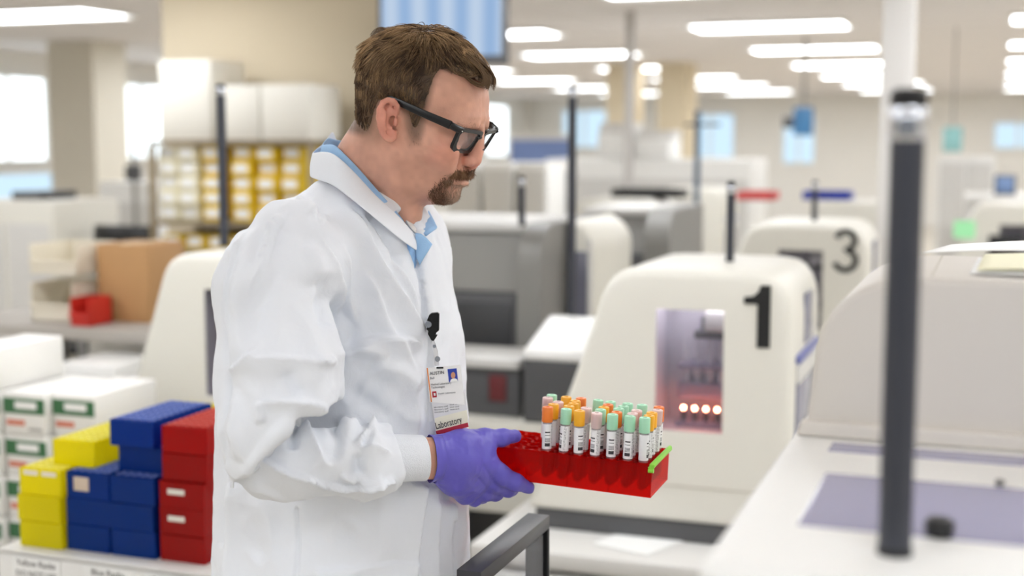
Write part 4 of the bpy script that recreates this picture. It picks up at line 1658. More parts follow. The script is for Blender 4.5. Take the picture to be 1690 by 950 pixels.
def sleeve(r, z0, z1, a0, a1, n=20):
    m = MB()
    rows = []
    uvs = []
    for i in range(n + 1):
        a = a0 + (a1 - a0) * i / n
        rows.append([Vector((r * math.cos(a), r * math.sin(a), z0)), Vector((r * math.cos(a), r * math.sin(a), z1))])
    m.grid(rows)
    uvl = m.bm.loops.layers.uv.new('UVMap')
    for f in m.bm.faces:
        for l in f.loops:
            x, y, z = l.vert.co
            an = math.atan2(y, x)
            while an < a0 - 1e-4:
                an += 2 * math.pi
            l[uvl].uv = ((an - a0) / (a1 - a0), (z - z0) / (z1 - z0))
    return m


def make_tube(kind):
    t = thing('blood_tube', 'x', 'tube')
    MB().lathe([(.0006, .0006), (.003, .0014), (.0052, .004), (rt, .0075), (rt, TL - .004)], 20).build('glass_body', GLASS, t)
    MB().lathe([(.0006, .0016), (.003, .0022), (.0044, .0045), (.0052, .008), (.0052, .033), (.0006, .033)], 14).build('blood', BLOOD, t)
    sleeve(rt + .0003, .040, TL - .014, R(-150), R(150)).build('paper_label', LABM, t)
    cr = .0074
    z = TL - .012
    if kind == 'P':
        MB().lathe([(rt + .0004, z), (cr, z + .001), (cr, z + .0195), (cr - .001, z + .0205), (.003, z + .0205)], 22, caps=False).build('cap', CAPM['P'], t)
        s = MB().lathe([(.004, z - .001), (.0056, z + .004), (.0056, z + .012), (.0070, z + .0135), (.0070, z + .018), (.0005, z + .0182)], 20).build('stopper', SERUM, t)
    else:
        prof = [(rt + .0004, z), (cr, z + .0008), (cr, z + .0195), (cr - .0008, z + .0205), (.0034, z + .0205), (.0028, z + .0192), (.0005, z + .0188)]
        MB().lathe(prof, 22, caps=True).build('cap', CAPM[kind], t)
    return t


layout = {}
for r, row in enumerate(['OMAPMMM', 'AAPMOPA', 'PA.AMPA', '.A.OM.P', 'AOMMMMO']):
    for c_, k in enumerate(row):
        if k != '.':
            layout[(c_ + 3, r)] = k
layout[(2, 3)] = 'P'
layout[(2, 4)] = 'M'
rname = ['front', 'second', 'middle', 'fourth', 'back']
cname = {2: 'leftmost column of tubes', 3: 'second column of tubes', 4: 'third column of tubes', 5: 'fourth column of tubes',
         6: 'fifth column of tubes', 7: 'sixth column of tubes', 8: 'seventh column of tubes', 9: 'rightmost column by lime clip'}
R3 = RM_.to_3x3()
for (c_, r), k in sorted(layout.items(), key=lambda q: (q[0][1], q[0][0])):
    if k not in tube_proto:
        tube_proto[k] = make_tube(k)
        o = tube_proto[k]
    else:
        o = dup(tube_proto[k], (0, 0, 0), 0, 'x')
    lp_ = Vector((-LX / 2 + MX + PU_ * (c_ + .5), -LY / 2 + MY + PV_ * (r + .5), .0064))
    lean = Euler(((rng.random() - .5) * .05, (rng.random() - .5) * .05, R(-90) + [0, .4, -.5, 1.4, -.9, .2, -1.3, .7][(c_ * 3 + r * 5) % 8])).to_matrix()
    M = Matrix.Translation(RMAT @ lp_) @ (R3 @ lean).to_4x4()
    o.location = M.to_translation()
    o.rotation_euler = M.to_euler()
    o['label'] = '%s capped blood tube in the red rack, %s row, %s' % (CAPN[k], rname[r], cname[c_])
    o['group'] = 'blood tubes in the red rack'

# ================================================================== the man
YC = 1.81
TY = 1.845
AH = R(21)
e1 = Vector((math.cos(AH), -math.sin(AH), 0))
e2 = Vector((math.sin(AH), math.cos(AH), 0))
HO = at(700, 200, YC)
base = Vector((at(565, 600, YC).x, YC, 0))
man = thing('person', 'man in a white lab coat, purple glove and black glasses holding the red rack', 'person', base)
BASE = np.array(base)


def hp(px, py, L=0.0):
    return onplane(px, py, HO - e2 * L, e2)


def sz(px, py):
    p = hp(px, py)
    return ((p - HO).dot(e1), p.z)


ne1, ne2 = np.array(e1), np.array(e2)

# ---------------------------------------------------------------- head profile fields
skull_px = [(604, 214), (603, 190), (605, 155), (608, 132), (615, 112), (628, 88), (648, 70), (680, 61), (705, 58), (730, 62), (754, 78), (775, 100),
            (790, 120), (797, 140), (799.5, 165), (799.5, 185), (801, 196), (796, 206), (787, 219), (777, 238), (769, 258), (769, 273), (772, 282), (772, 289), (765.5, 294.5),
            (766, 300), (763, 305), (756, 311), (753.5, 318), (752, 326), (746, 333), (732, 336), (709, 336), (690, 336), (665, 325), (640, 295), (622, 262), (607, 238)]
hair_px = [(602, 214), (600, 190), (601, 155), (603, 132), (609, 112), (616, 92), (626, 75), (642, 60), (662, 53), (684, 49), (706, 46.5), (726, 50), (741, 58),
           (757, 69), (771, 83), (784, 99), (797, 113), (806, 124), (810, 133), (807, 144), (801, 152), (799, 170), (799, 190), (795, 206), (787, 219), (776, 238), (768, 258), (768, 275), (757, 318), (750, 333), (709, 336), (665, 325), (640, 295), (616, 262), (600, 238)]
SK = [sz(*p) for p in skull_px]
HK = [sz(*p) for p in hair_px]
hr_px = [(572, 218), (556, 160), (558, 120), (574, 88), (592, 40), (640, 14), (707, 8), (766, 28), (802, 58), (842, 104), (852, 134), (842, 153), (815, 149), (803, 147), (789, 136), (770, 124), (748, 117), (727, 116), (719, 128), (715, 150), (709, 172), (703, 192), (699, 212), (693, 230), (682, 233), (674, 222), (669, 200), (664, 178), (652, 169), (640, 168), (630, 172), (624, 184), (620, 202), (612, 222), (598, 226)]
s_lo, s_hi, z_lo, z_hi = -.16, .14, 1.44, 1.82
rs = .001
gs = np.arange(s_lo, s_hi, rs)
gz = np.arange(z_lo, z_hi, rs)
GS, GZ = np.meshgrid(gs, gz, indexing='ij')


def field_w(ctrl, sig=.030):
    num = np.zeros_like(GS)
    den = np.zeros_like(GS) + 1e-9
    for (px, py, w) in ctrl:
        s, z = sz(px, py)
        g = np.exp(-((GS - s) ** 2 + (GZ - z) ** 2) / (2 * sig * sig)) + 1e-7
        num += g * w
        den += g
    return num / den


WC = [(610, 190, .060), (640, 110, .077), (690, 90, .077), (740, 100, .070), (770, 140, .066), (745, 185, .069), (650, 190, .077), (690, 200, .0765), (785, 190, .060),
      (725, 225, .070), (765, 225, .056), (785, 235, .034), (735, 262, .062), (768, 262, .038), (745, 285, .050), (765, 290, .036), (700, 270, .068), (670, 270, .068), (700, 310, .058),
      (735, 320, .040), (750, 325, .032), (620, 230, .055), (650, 240, .068)]
DC = [(640, 110, .062), (700, 90, .062), (770, 110, .058), (785, 170, .052), (800, 200, .042), (785, 235, .040), (775, 270, .032), (765, 295, .024), (750, 320, .026), (720, 325, .030), (680, 300, .035), (620, 200, .050)]
Wm, Dm = field_w(WC, .022), field_w(DC, .03)


def inflate(poly, W, D, p=2.15):
    d = poly_sd(GS, GZ, poly)
    q = np.clip(d / D, -.5, 1)
    w = np.where(q > 0, W * (1 - (1 - np.clip(q, 0, 1)) ** p) ** (1 / p), 2.0 * d)
    return w


wskull = inflate(SK, Wm, Dm)
py_top = sz(700, 120)[1]
whair0 = inflate(HK, Wm, Dm)


PXS, PYS = np.arange(560, 850, 1.0), np.arange(10, 380, 1.0)
GPX, GPY = np.meshgrid(PXS, PYS, indexing='ij')
PXM = 1.0 / ((project([hp(701, 200)])[0][0] - project([hp(700, 200)])[0][0]) / (hp(701, 200) - hp(700, 200)).dot(e1))


def apparent(S, L, Z):
    """pixel under which a point (or its mirror image on the near side) shows"""
    S, L, Z = np.broadcast_arrays(S, np.abs(L), Z)
    x = HO.x + S * ne1[0] - L * ne2[0]
    y = HO.y + S * ne1[1] - L * ne2[1]
    z = Z - CAMZ
    dep = y * FWD.y + z * FWD.z
    return CX + FP * x / dep, CY - FP * (y * UPV.y + z * UPV.z) / dep


REGT = poly_sd(GPX, GPY, hr_px) * 8.3e-4


def reg_at(S, L, Z):
    a, b_ = apparent(S, L, Z)
    a = np.clip(a - PXS[0], 0, len(PXS) - 1.01)
    b_ = np.clip(b_ - PYS[0], 0, len(PYS) - 1.01)
    i, j = a.astype(int), b_.astype(int)
    fa, fb = a - i, b_ - j
    w = REGT
    return w[i, j] * (1 - fa) * (1 - fb) + w[i + 1, j] * fa * (1 - fb) + w[i, j + 1] * (1 - fa) * fb + w[i + 1, j + 1] * fa * fb


def look(w, S, Z):
    a = np.clip((S - s_lo) / rs, 0, len(gs) - 1.01)
    b = np.clip((Z - z_lo) / rs, 0, len(gz) - 1.01)
    i, j = a.astype(int), b.astype(int)
    fa, fb = a - i, b - j
    return (w[i, j] * (1 - fa) * (1 - fb) + w[i + 1, j] * fa * (1 - fb) + w[i, j + 1] * (1 - fa) * fb + w[i + 1, j + 1] * fa * fb)


def head_field(F, w, k, lo, hi, is_hair=False):
    sl, X, Y, Z = F.block(lo, hi)
    S = (X - HO.x) * ne1[0] + (Y - HO.y) * ne1[1] + 0 * Z
    L = np.abs((X - HO.x) * ne2[0] + (Y - HO.y) * ne2[1] + 0 * Z)
    Z = Z + 0 * S
    W_ = look(w, S, Z)
    if is_hair:
        dr = reg_at(S, L, Z)
        th_ = -.005 + .0115 * np.clip((dr + .001) / .020, 0, 1) ** .6 + .004 * np.clip((Z - py_top) / .04, 0, 1) * (dr > 0)
        W_ = W_ + th_
        W_ = np.where(dr < -.002, np.minimum(W_, look(wskull, S, Z) - .008), W_)
    d = (L - W_) * .55
    F.put(sl, d.astype(np.float32), k, 'add')


hlo = np.array((HO.x - .14, HO.y - .15, 1.45))
hhi = np.array((HO.x + .14, HO.y + .15, 1.80))

# ---------------------------------------------------------------- body surface (head, neck, trunk, arms)
B = Field((-.46, 1.50, .80), (.0, 2.06, 1.80), .0026)
head_field(B, wskull, .004, hlo, hhi)
# neck
def hpv(px, py, L=0.0):
    return np.array(hp(px, py, L), np.float32)


B.chain([hpv(640, 235), hpv(622, 285), hpv(606, 335)], [.054, .058, .056], .022)
B.cone(hpv(652, 300, .030), hpv(668, 352, .020), .026, .024, .02)
B.cone(hpv(652, 300, -.030), hpv(668, 352, -.020), .026, .024, .02)
# trunk core under the clothes
B.chain([hpv(590, 440), hpv(570, 520), hpv(560, 700), hpv(558, 880)], [.07, .095, .11, .115], .04)
for sgn in (1, -1):
    B.cone(hpv(600, 400, .02 * sgn), hpv(560, 430, .13 * sgn), .035, .035, .04)
# right arm to the wrist
RA = [at(480, 425, 1.67), at(450, 590, 1.622), at(446, 735, 1.625), at(470, 765, 1.625), at(560, 758, 1.636), at(650, 757, 1.662)]
B.chain([np.array(p, np.float32) for p in RA], [.04, .032, .018, .018, .022, .020], .01)
for dz_ in (-9.5, 0, 9.5):
    B.cone(np.array(at(640, 756 + dz_, 1.660), np.float32), np.array(at(726, 756 + dz_ * 1.35, 1.692), np.float32), .0195, .0172, .008)
# left arm hanging on the far side
LS = HO + (-e1) * .10 + e2 * .17
LA = [Vector((LS.x - .02, LS.y, 1.45)), Vector((LS.x - .03, LS.y + .03, 1.17)), Vector((LS.x + .0, LS.y + .02, .93))]
B.chain([np.array(p, np.float32) for p in LA], [.040, .036, .026], .02)
HX = tuple(np.array(v, np.float32) for v in (e1, e2, Vector((0, 0, 1))))
tilt = R(-22)
fx = e1 * math.cos(tilt) + Vector((0, 0, 1)) * math.sin(tilt)     # face forward
fz_ = Vector((0, 0, 1)) * math.cos(tilt) - e1 * math.sin(tilt)    # face up
FX = (np.array(fx, np.float32), np.array(e2, np.float32), np.array(fz_, np.float32))
def hm(px, py, L, sg=1):
    """near-side feature under a pixel, mirrored for the far side"""
    q_ = hp(px, py, L)
    return np.array(q_ if sg > 0 else q_ + e2 * 2 * L, np.float32)


for sg in (1, -1):
    # eye socket, lids, brow, cheekbone
    B.ell(hm(768, 220, .031, sg), FX, (.012, .018, .0105), .010, 'sub')
    B.ell(hm(755, 220.5, .032, sg), FX, (.0125, .0135, .0118), .005)
    B.cone(hm(748, 229, .044, sg), hm(768, 231, .022, sg), .003, .003, .007)
    B.cone(hm(752, 206, .046, sg), hm(785, 206, .016, sg), .0065, .006, .012)
    B.ell(hm(722, 240, .052, sg), FX, (.020, .014, .012), .022)
    B.ell(hm(736, 262, .038, sg), FX, (.016, .012, .015), .018)
    # nose wing, nostril
    B.ell(hm(770, 266, .0125, sg), FX, (.0105, .0056, .0074), .004)
    B.ell(hm(773, 276.5, .0065, sg), FX, (.0058, .0030, .0036), .002, 'sub')
    B.cone(hm(761, 262, .0165, sg), hm(754, 277, .022, sg), .0012, .0012, .006, 'sub')
    # corner of the mouth
    B.cone(hpv(766.5, 295.0, 0), hm(741, 293.5, .022, sg), .0014, .0017, .003, 'sub')
    B.ell(hm(757, 300, .008, sg), FX, (.0075, .012, .0042), .006)
# nose
B.chain([hpv(793.5, 214), hpv(789, 234), hpv(785, 252), hpv(783.5, 262.5)], [.0060, .0068, .0080, .0098], .006)
B.cone(hpv(781, 273), hpv(775, 279), .004, .004, .006)
# ears
for sg in (1, -1):
    E = lambda px, py, off: hm(px, py, .0745 + off, sg)
    rim = [E(655, 187, .004), E(656.5, 176, .009), E(650, 167, .013), E(641, 164.5, .016), E(632, 169, .019), E(626.5, 180, .021), E(625, 194, .021),
           E(627, 208, .018), E(631, 219, .014), E(637, 227, .010), E(644, 230, .007), E(650, 226, .004), E(652, 219, .002)]
    B.chain(rim, [.0030, .0033, .0034, .0034, .0035, .0036, .0036, .0034, .0034, .0040, .0046, .0042, .003], .003)
    plate = [E(648, 178, .004), E(638, 184, .010), E(636, 200, .010), E(639, 215, .006), E(645, 223, .003)]
    B.chain(plate, [.009, .0095, .0095, .008, .006], .004, squash=(ne2, 3.2))
    B.chain([E(646, 173, .012), E(637, 183, .0175), E(634.5, 198, .0175), E(638, 212, .014)], [.0026, .003, .003, .0026], .004)
    B.ell(E(646, 202, .0125), HX, (.0070, .0062, .0095), .004, 'sub')
    B.ell(E(644, 181, .0165), HX, (.006, .0045, .006), .004, 'sub')
    B.ell(E(653, 202, .006), HX, (.0032, .0035, .0065), .004)
bv, bf = B.mesh()
del B
nrm = vert_normals(bv, bf)
bS = (bv - np.array(HO)) @ ne1
bL = -(bv - np.array(HO)) @ ne2
bZ = bv[:, 2]
bpx_, bpy_ = apparent(bS, bL, bZ)


def in_poly(px_poly, S=None, Z=None, soft=.004):
    d = np.full(len(bpx_), -1.0)
    P_ = np.array(px_poly)
    m_ = (bpx_ > P_[:, 0].min() - 25) & (bpx_ < P_[:, 0].max() + 25) & (bpy_ > P_[:, 1].min() - 25) & (bpy_ < P_[:, 1].max() + 25)
    d[m_] = poly_sd(bpx_[m_], bpy_[m_], px_poly) * 8.3e-4
    return np.clip(d / soft + .5, 0, 1)


tint = np.ones((len(bv), 3))
base_skin = np.array(srgb(216, 163, 140)[:3])
tint *= base_skin


def paint(mask, col, amt):
    global tint
    a = (mask * amt)[:, None]
    tint = tint * (1 - a) + np.array(srgb(*col)[:3]) * a


headm = (bZ > 1.45)
scalp = np.clip(reg_at(bS, bL, bZ) / .010 + .35, 0, 1) * headm * (np.abs(bL) < .082)
paint(scalp, (96, 74, 56), .85)
paint(in_poly([(664, 178), (690, 186), (701, 200), (699, 222), (692, 238), (676, 240), (668, 215)], soft=.010) * (np.abs(bL) > .05), (132, 102, 84), .55)
paint(in_poly([(600, 210), (625, 190), (630, 225), (618, 240), (600, 232)], soft=.012), (150, 118, 98), .45)
paint(in_poly([(690, 255), (740, 268), (755, 280), (757, 335), (700, 338), (660, 320), (648, 262)], soft=.016), (178, 132, 112), .40)
paint(in_poly([(725, 225), (760, 238), (768, 262), (735, 280), (705, 262)], soft=.02), (216, 142, 122), .45)
paint(in_poly([(775, 238), (800, 240), (800, 280), (768, 280)], soft=.012), (218, 142, 126), .35)
paint(in_poly([(620, 160), (660, 160), (658, 232), (620, 232)], soft=.006) * (np.abs(bL) > .076), (222, 140, 122), .55)
paint(in_poly([(744, 295), (764, 296.5), (767, 300), (760, 304), (748, 301)], soft=.003) * (np.abs(bL) < .022), (158, 108, 92), .6)
paint(in_poly([(742, 210), (775, 208), (782, 232), (758, 236)], soft=.008), (190, 126, 106), .4)
paint(in_poly([(790, 270), (800, 275), (770, 284), (770, 276)], soft=.004), (180, 104, 92), .5)


def smooth_noise(P, f, seed):
    r = np.random.default_rng(seed)
    G = r.standard_normal((32, 32, 32)).astype(np.float32)
    q = P * f
    i = np.floor(q).astype(int)
    t = q - i
    t = t * t * (3 - 2 * t)
    out = np.zeros(len(P), np.float32)
    for a in (0, 1):
        for b in (0, 1):
            for c in (0, 1):
                w = (t[:, 0] if a else 1 - t[:, 0]) * (t[:, 1] if b else 1 - t[:, 1]) * (t[:, 2] if c else 1 - t[:, 2])
                out += w * G[(i[:, 0] + a) % 32, (i[:, 1] + b) % 32, (i[:, 2] + c) % 32]
    return out


mott = 1 + .05 * smooth_noise(bv, 60, 3) + .04 * smooth_noise(bv, 160, 4)
tint = np.clip(tint * mott[:, None], 0, 1)
SKIN = bpy.data.materials.new('skin')
SKIN.use_nodes = True
nt = SKIN.node_tree
b = nt.nodes['Principled BSDF']
at_ = nt.nodes.new('ShaderNodeAttribute')
at_.attribute_name = 'tint'
nt.links.new(at_.outputs['Color'], b.inputs['Base Color'])
b.inputs['Roughness'].default_value = .48
b.inputs['Specular IOR Level'].default_value = .4
b.inputs['Subsurface Weight'].default_value = .12
b.inputs['Subsurface Radius'].default_value = (.010, .004, .002)
b.inputs['Subsurface Scale'].default_value = .5
tcn = nt.nodes.new('ShaderNodeTexCoord')
nz = nt.nodes.new('ShaderNodeTexNoise')
nz.inputs['Scale'].default_value = 420
nz.inputs['Detail'].default_value = 3
nt.links.new(tcn.outputs['Object'], nz.inputs['Vector'])
bp_ = nt.nodes.new('ShaderNodeBump')
bp_.inputs['Strength'].default_value = .25
bp_.inputs['Distance'].default_value = .0008
nt.links.new(nz.outputs['Fac'], bp_.inputs['Height'])
nt.links.new(bp_.outputs['Normal'], b.inputs['Normal'])
bsm = smooth_verts(bv, bf, 1, .4)
body = np_mesh('body', bsm - BASE, bf, SKIN, man)
ca = body.data.color_attributes.new('tint', 'FLOAT_COLOR', 'POINT')
ca.data.foreach_set('color', np.concatenate([tint, np.ones((len(bv), 1))], 1).astype(np.float32).ravel())


# ---------------------------------------------------------------- hair
HF = Field(hlo, hhi, .0026)
head_field(HF, whair0, .002, hlo, hhi, True)
hv, hf = HF.mesh()
hn = vert_normals(hv, hf)
hS = (hv - np.array(HO)) @ ne1
hL = -(hv - np.array(HO)) @ ne2
hZ = hv[:, 2]
hreg = reg_at(hS, hL, hZ)
# keep only what stands outside the skin
ctrl = [((640, 52), (-.6, .3)), ((625, 70), (-.45, .9)), ((660, 75), (-.85, .5)), ((700, 60), (-.5, .6)), ((720, 55), (.4, .7)), ((650, 115), (-.6, .8)), ((610, 130), (-.55, .85)), ((597, 190), (-.1, 1)),
        ((700, 100), (-.55, .8)), ((690, 140), (-.3, .95)), ((660, 160), (-.3, .95)), ((735, 80), (.45, .9)), ((755, 75), (.7, .75)), ((755, 105), (.6, .55)), ((785, 105), (.75, .65)), ((808, 125), (.25, 1)),
        ((790, 130), (.75, .45)), ((765, 115), (.9, .35)), ((725, 105), (.5, .6)), ((705, 185), (.0, 1)), ((690, 215), (.05, 1)), ((620, 175), (-.3, .95)), ((605, 215), (.05, 1))]
CP = np.array([a for a, _ in ctrl], float)
CD = np.array([d for _, d in ctrl])


def hair_dir(S, Z, L):
    ax_, ay_ = apparent(S, L, Z)
    w = np.exp(-((ax_[:, None] - CP[:, 0]) ** 2 + (ay_[:, None] - CP[:, 1]) ** 2) / (2 * 18.0 ** 2)) + 1e-9
    d = (w @ CD) / w.sum(1, keepdims=True)
    return d[:, 0:1] * ne1 - d[:, 1:2] * np.array((0, 0, 1.0))


def strands(name, roots, normals, dirs, length, rad, lift, nseg, material, droop, colr, sides=3, curl=0.0, clump=0):
    N = len(roots)
    d = dirs - normals * (dirs * normals).sum(1, keepdims=True)
    d /= np.linalg.norm(d, axis=1, keepdims=True) + 1e-9
    P = [roots - normals * .0015]
    cur = d + normals * lift[:, None]
    cur /= np.linalg.norm(cur, axis=1, keepdims=True)
    step = length / nseg
    side = np.cross(normals, d)
    ph = rng.random(N) * 6.28
    for i in range(nseg):
        P.append(P[-1] + cur * step[:, None])
        cur = cur - normals * (droop * lift * 1.0)[:, None] + np.array((0, 0, -.06)) + side * (curl * np.sin(ph + i * 1.1))[:, None]
        cur /= np.linalg.norm(cur, axis=1, keepdims=True)
    P = np.stack(P, 1)
    if clump:
        nc_ = N // clump
        own = np.zeros(N, int)
        for i0 in range(0, N, 2000):
            dd2 = ((roots[i0:i0 + 2000, None, :] - roots[None, :nc_, :]) ** 2).sum(2)
            own[i0:i0 + 2000] = dd2.argmin(1)
        wt = (np.linspace(0, 1, nseg + 1) ** 1.3 * .75)[None, :, None]
        P = P * (1 - wt) + P[own] * wt
    a = normals
    bb = side / (np.linalg.norm(side, axis=1, keepdims=True) + 1e-9)
    tap = np.linspace(1, .15, nseg + 1)
    ring = []
    for k in range(sides):
        an = 2 * math.pi * k / sides
        off = (a * math.cos(an) + bb * math.sin(an))[:, None, :] * (rad[:, None] * tap[None])[:, :, None]
        ring.append(P + off)
    Vv = np.stack(ring, 2)                        # N, S+1, sides, 3
    idx = np.arange(N * (nseg + 1) * sides).reshape(N, nseg + 1, sides)
    fs = []
    for k in range(sides):
        q = (k + 1) % sides
        fs.append(np.stack([idx[:, :-1, k], idx[:, :-1, q], idx[:, 1:, q], idx[:, 1:, k]], -1).reshape(-1, 4))
    fs = np.concatenate(fs)
    cc = np.repeat(colr, (nseg + 1) * sides, axis=0)
    return Vv.reshape(-1, 3), fs, cc


def hair_material(name, rough=.45):
    m = bpy.data.materials.new(name)
    m.use_nodes = True
    nt = m.node_tree
    b = nt.nodes['Principled BSDF']
    a = nt.nodes.new('ShaderNodeAttribute')
    a.attribute_name = 'tint'
    hs = nt.nodes.new('ShaderNodeHueSaturation')
    nzz = nt.nodes.new('ShaderNodeTexNoise')
    nzz.inputs['Scale'].default_value = 90
    mr = nt.nodes.new('ShaderNodeMapRange')
    mr.inputs['To Min'].default_value = .8
    mr.inputs['To Max'].default_value = 1.2
    nt.links.new(nzz.outputs['Fac'], mr.inputs['Value'])
    nt.links.new(mr.outputs['Result'], hs.inputs['Value'])
    nt.links.new(a.outputs['Color'], hs.inputs['Color'])
    nt.links.new(hs.outputs['Color'], b.inputs['Base Color'])
    b.inputs['Roughness'].default_value = rough
    b.inputs['Specular IOR Level'].default_value = .35
    return m


HAIRM = hair_material('hair')


def col_mesh(name, v, f, c, material, parent):
    o = np_mesh(name, v - BASE, f, material, parent)
    ca = o.data.color_attributes.new('tint', 'FLOAT_COLOR', 'POINT')
    ca.data.foreach_set('color', np.concatenate([c, np.ones((len(c), 1))], 1).astype(np.float32).ravel())
    return o


keep = hreg > .0005
kf = keep[hf].all(1)
hf2 = hf[kf]
used = np.unique(hf2)
remap = np.full(len(hv), -1)
remap[used] = np.arange(len(used))
# strand roots: area-weighted over the faces of the cap, in clumps
fc = hv[hf2].mean(1)
fn = hn[hf2].mean(1)
fn /= np.linalg.norm(fn, axis=1, keepdims=True)
NH = 17000
ids = rng.integers(0, len(hf2), NH)
roots = fc[ids] + (rng.random((NH, 3)) - .5) * .0026
nn_ = fn[ids]
rS, rL, rZ = (roots - np.array(HO)) @ ne1, -(roots - np.array(HO)) @ ne2, roots[:, 2]
dirs = hair_dir(rS, rZ, rL)
cl = smooth_noise(roots, 70, 11)
cl2 = smooth_noise(roots, 130, 12)
tang = np.cross(nn_, dirs)
dirs = dirs + tang * (.35 * cl + .25 * cl2)[:, None] + .12 * rng.standard_normal((NH, 3))
topw = np.clip((rZ - sz(700, 130)[1]) / .035, 0, 1)
edge = np.clip(reg_at(rS, rL, rZ) / .022, .25, 1)
length = (.010 + .018 * topw) * edge * (.7 + .6 * rng.random(NH))
rax_, _ = apparent(rS, rL, rZ)
lift = np.clip((.55 + .45 * np.clip((rax_ - 630) / 40, 0, 1)) * (.12 + .26 * topw + .15 * cl) * edge, .03, .6)
dark = np.array(srgb(78, 58, 42)[:3])
light = np.array(srgb(186, 152, 112)[:3])
backw = np.clip((sz(720, 100)[0] - rS) / .08, 0, 1)
tt_ = np.clip(.34 + .34 * cl + .20 * cl2 + .26 * rng.standard_normal(NH) * .7 + .20 * backw * topw - .12 * (1 - topw), 0, 1)[:, None]
hc = dark * (1 - tt_) + light * tt_
fade = np.clip(1 - reg_at(rS, rL, rZ) / .018, 0, 1) * (1 - topw)
hc = hc * (1 - .45 * fade[:, None]) + np.array(srgb(128, 112, 96)[:3]) * .45 * fade[:, None]
sv, sf, scl = strands('hair', roots, nn_, dirs, length, np.full(NH, .00052) + .0003 * topw, lift, 5, HAIRM, .30, hc, curl=.05, clump=11)
cv = hv[used] - hn[used] * .0015
cap_c = np.tile(dark * .9 + light * .1, (len(cv), 1)) * (1 + .3 * smooth_noise(cv, 90, 9))[:, None]
allv = np.concatenate([cv, sv])
allf = np.concatenate([remap[hf2], sf + len(cv)])
hair = col_mesh('hair', allv, allf, np.clip(np.concatenate([cap_c, scl]), 0, 1), HAIRM, man)
# loose fringe locks and the tuft at the crown
LK = []
for (pts, L0_, L1_, n) in (([(742, 112), (757, 121), (775, 126), (790, 122)], .045, .030, 16), ([(748, 106), (765, 122), (782, 136), (797, 140), (806, 134)], .035, .02, 20),
                           ([(775, 96), (795, 116), (806, 132), (804, 146)], .02, .012, 26), ([(785, 96), (806, 114), (815, 130), (812, 146)], .01, .0, 26), ([(770, 90), (790, 108), (800, 128), (795, 142)], .035, .03, 22),
                           ([(640, 58), (628, 52), (618, 56), (612, 68)], .01, .012, 14), ([(646, 56), (634, 48), (622, 50), (613, 60)], -.005, .0, 14)):
    for k in range(n):
        j = rng.standard_normal(4)
        P = [hp(a + j[0] * 2.2, b_ + j[1] * 2.0, L0_ + (L1_ - L0_) * i / (len(pts) - 1) + j[2] * .004 + .004) for i, (a, b_) in enumerate(pts)]
        LK.append(spline([tuple(p) for p in P], 5))
m = MB()
for P in LK:
    n = len(P)
    m.tube([Vector(p) - base for p in P], [.0006 * (1 - .8 * i / (n - 1)) for i in range(n)], n=4)
lock = m.build('fringe', HAIRM, hair)
tag(lock, None, None, kind='stuff')
ca = lock.data.color_attributes.new('tint', 'FLOAT_COLOR', 'POINT')
ca.data.foreach_set('color', np.tile(np.append(dark * .8 + light * .2, 1), (len(lock.data.vertices), 1)).astype(np.float32).ravel())

# goatee, moustache, eyebrow, sideburn stubble
def beard(name, polys, length, rad, c0, c1, n, lift, ddir, parent=man, cond=None, spread=.25, pale=False):
    ms = np.zeros(len(bv))
    for p in polys:
        ms = np.maximum(ms, in_poly(p, soft=.0045))
    ms = ms * (nrm @ ne1 > -.55)
    if cond is not None:
        ms = ms * cond
    pr = ms / ms.sum()
    ids = rng.choice(len(bv), n, p=pr)
    rt_ = bsm[ids] + (rng.random((n, 3)) - .5) * .002
    N_ = nrm[ids]
    dd_ = np.tile(np.array(ddir(1)), (n, 1)) + spread * rng.standard_normal((n, 3))
    ln = length * (.5 + .9 * rng.random(n)) * (.5 + .5 * ms[ids])
    t_ = np.clip(rng.random(n) * .7 + .3 * smooth_noise(rt_, 120, 5), 0, 1)[:, None]
    cc = np.array(srgb(*c0)[:3]) * (1 - t_) + np.array(srgb(*c1)[:3]) * t_
    if pale:
        w_ = np.clip((bpx_[ids] - 730) / 16, 0, 1)[:, None] * .7
        cc = cc * (1 - w_) + np.array(srgb(206, 176, 154)[:3]) * w_
    v_, f_, c_ = strands(name, rt_, N_, dd_, ln, np.full(n, rad), np.full(n, lift), 3, HAIRM, .25, cc, curl=.12)
    return col_mesh(name, v_, f_, np.clip(c_, 0, 1), HAIRM, parent)


down = lambda s: Vector((0, 0, -1)) + e1 * .35
beard('goatee', [[(703, 322), (709, 310), (720, 299), (733, 290), (744, 286), (750, 292), (744, 300), (747, 312), (757, 309), (762, 313), (760, 328), (752, 337), (734, 340), (714, 335)],
                 [(744, 301), (762, 304), (758, 312), (745, 312)]],
      .0075, .00032, (96, 66, 46), (172, 132, 104), 5600, .5, down, cond=(np.abs(bL) < .048) * np.where(bpx_ > 738, .8, 1.0), pale=True)
beard('moustache', [[(728, 296), (738, 286), (748, 279), (763, 275), (778, 278), (782, 287), (777, 293), (766, 293.5), (752, 292.5), (744, 298), (736, 306)]],
      .0085, .00034, (104, 72, 48), (172, 130, 96), 3400, .4, lambda s: Vector((0, 0, -1)) - e1 * .1, cond=(np.abs(bL) < .034))
beard('eyebrow', [[(742, 209), (765, 201), (786, 199), (794, 203), (775, 207), (748, 213)]], .006, .00026, (120, 90, 68), (160, 122, 96), 500, .25,
      lambda s: -e1 * .8 + Vector((0, 0, -.2)), cond=(np.abs(bL) > .010) * (np.abs(bL) < .054))
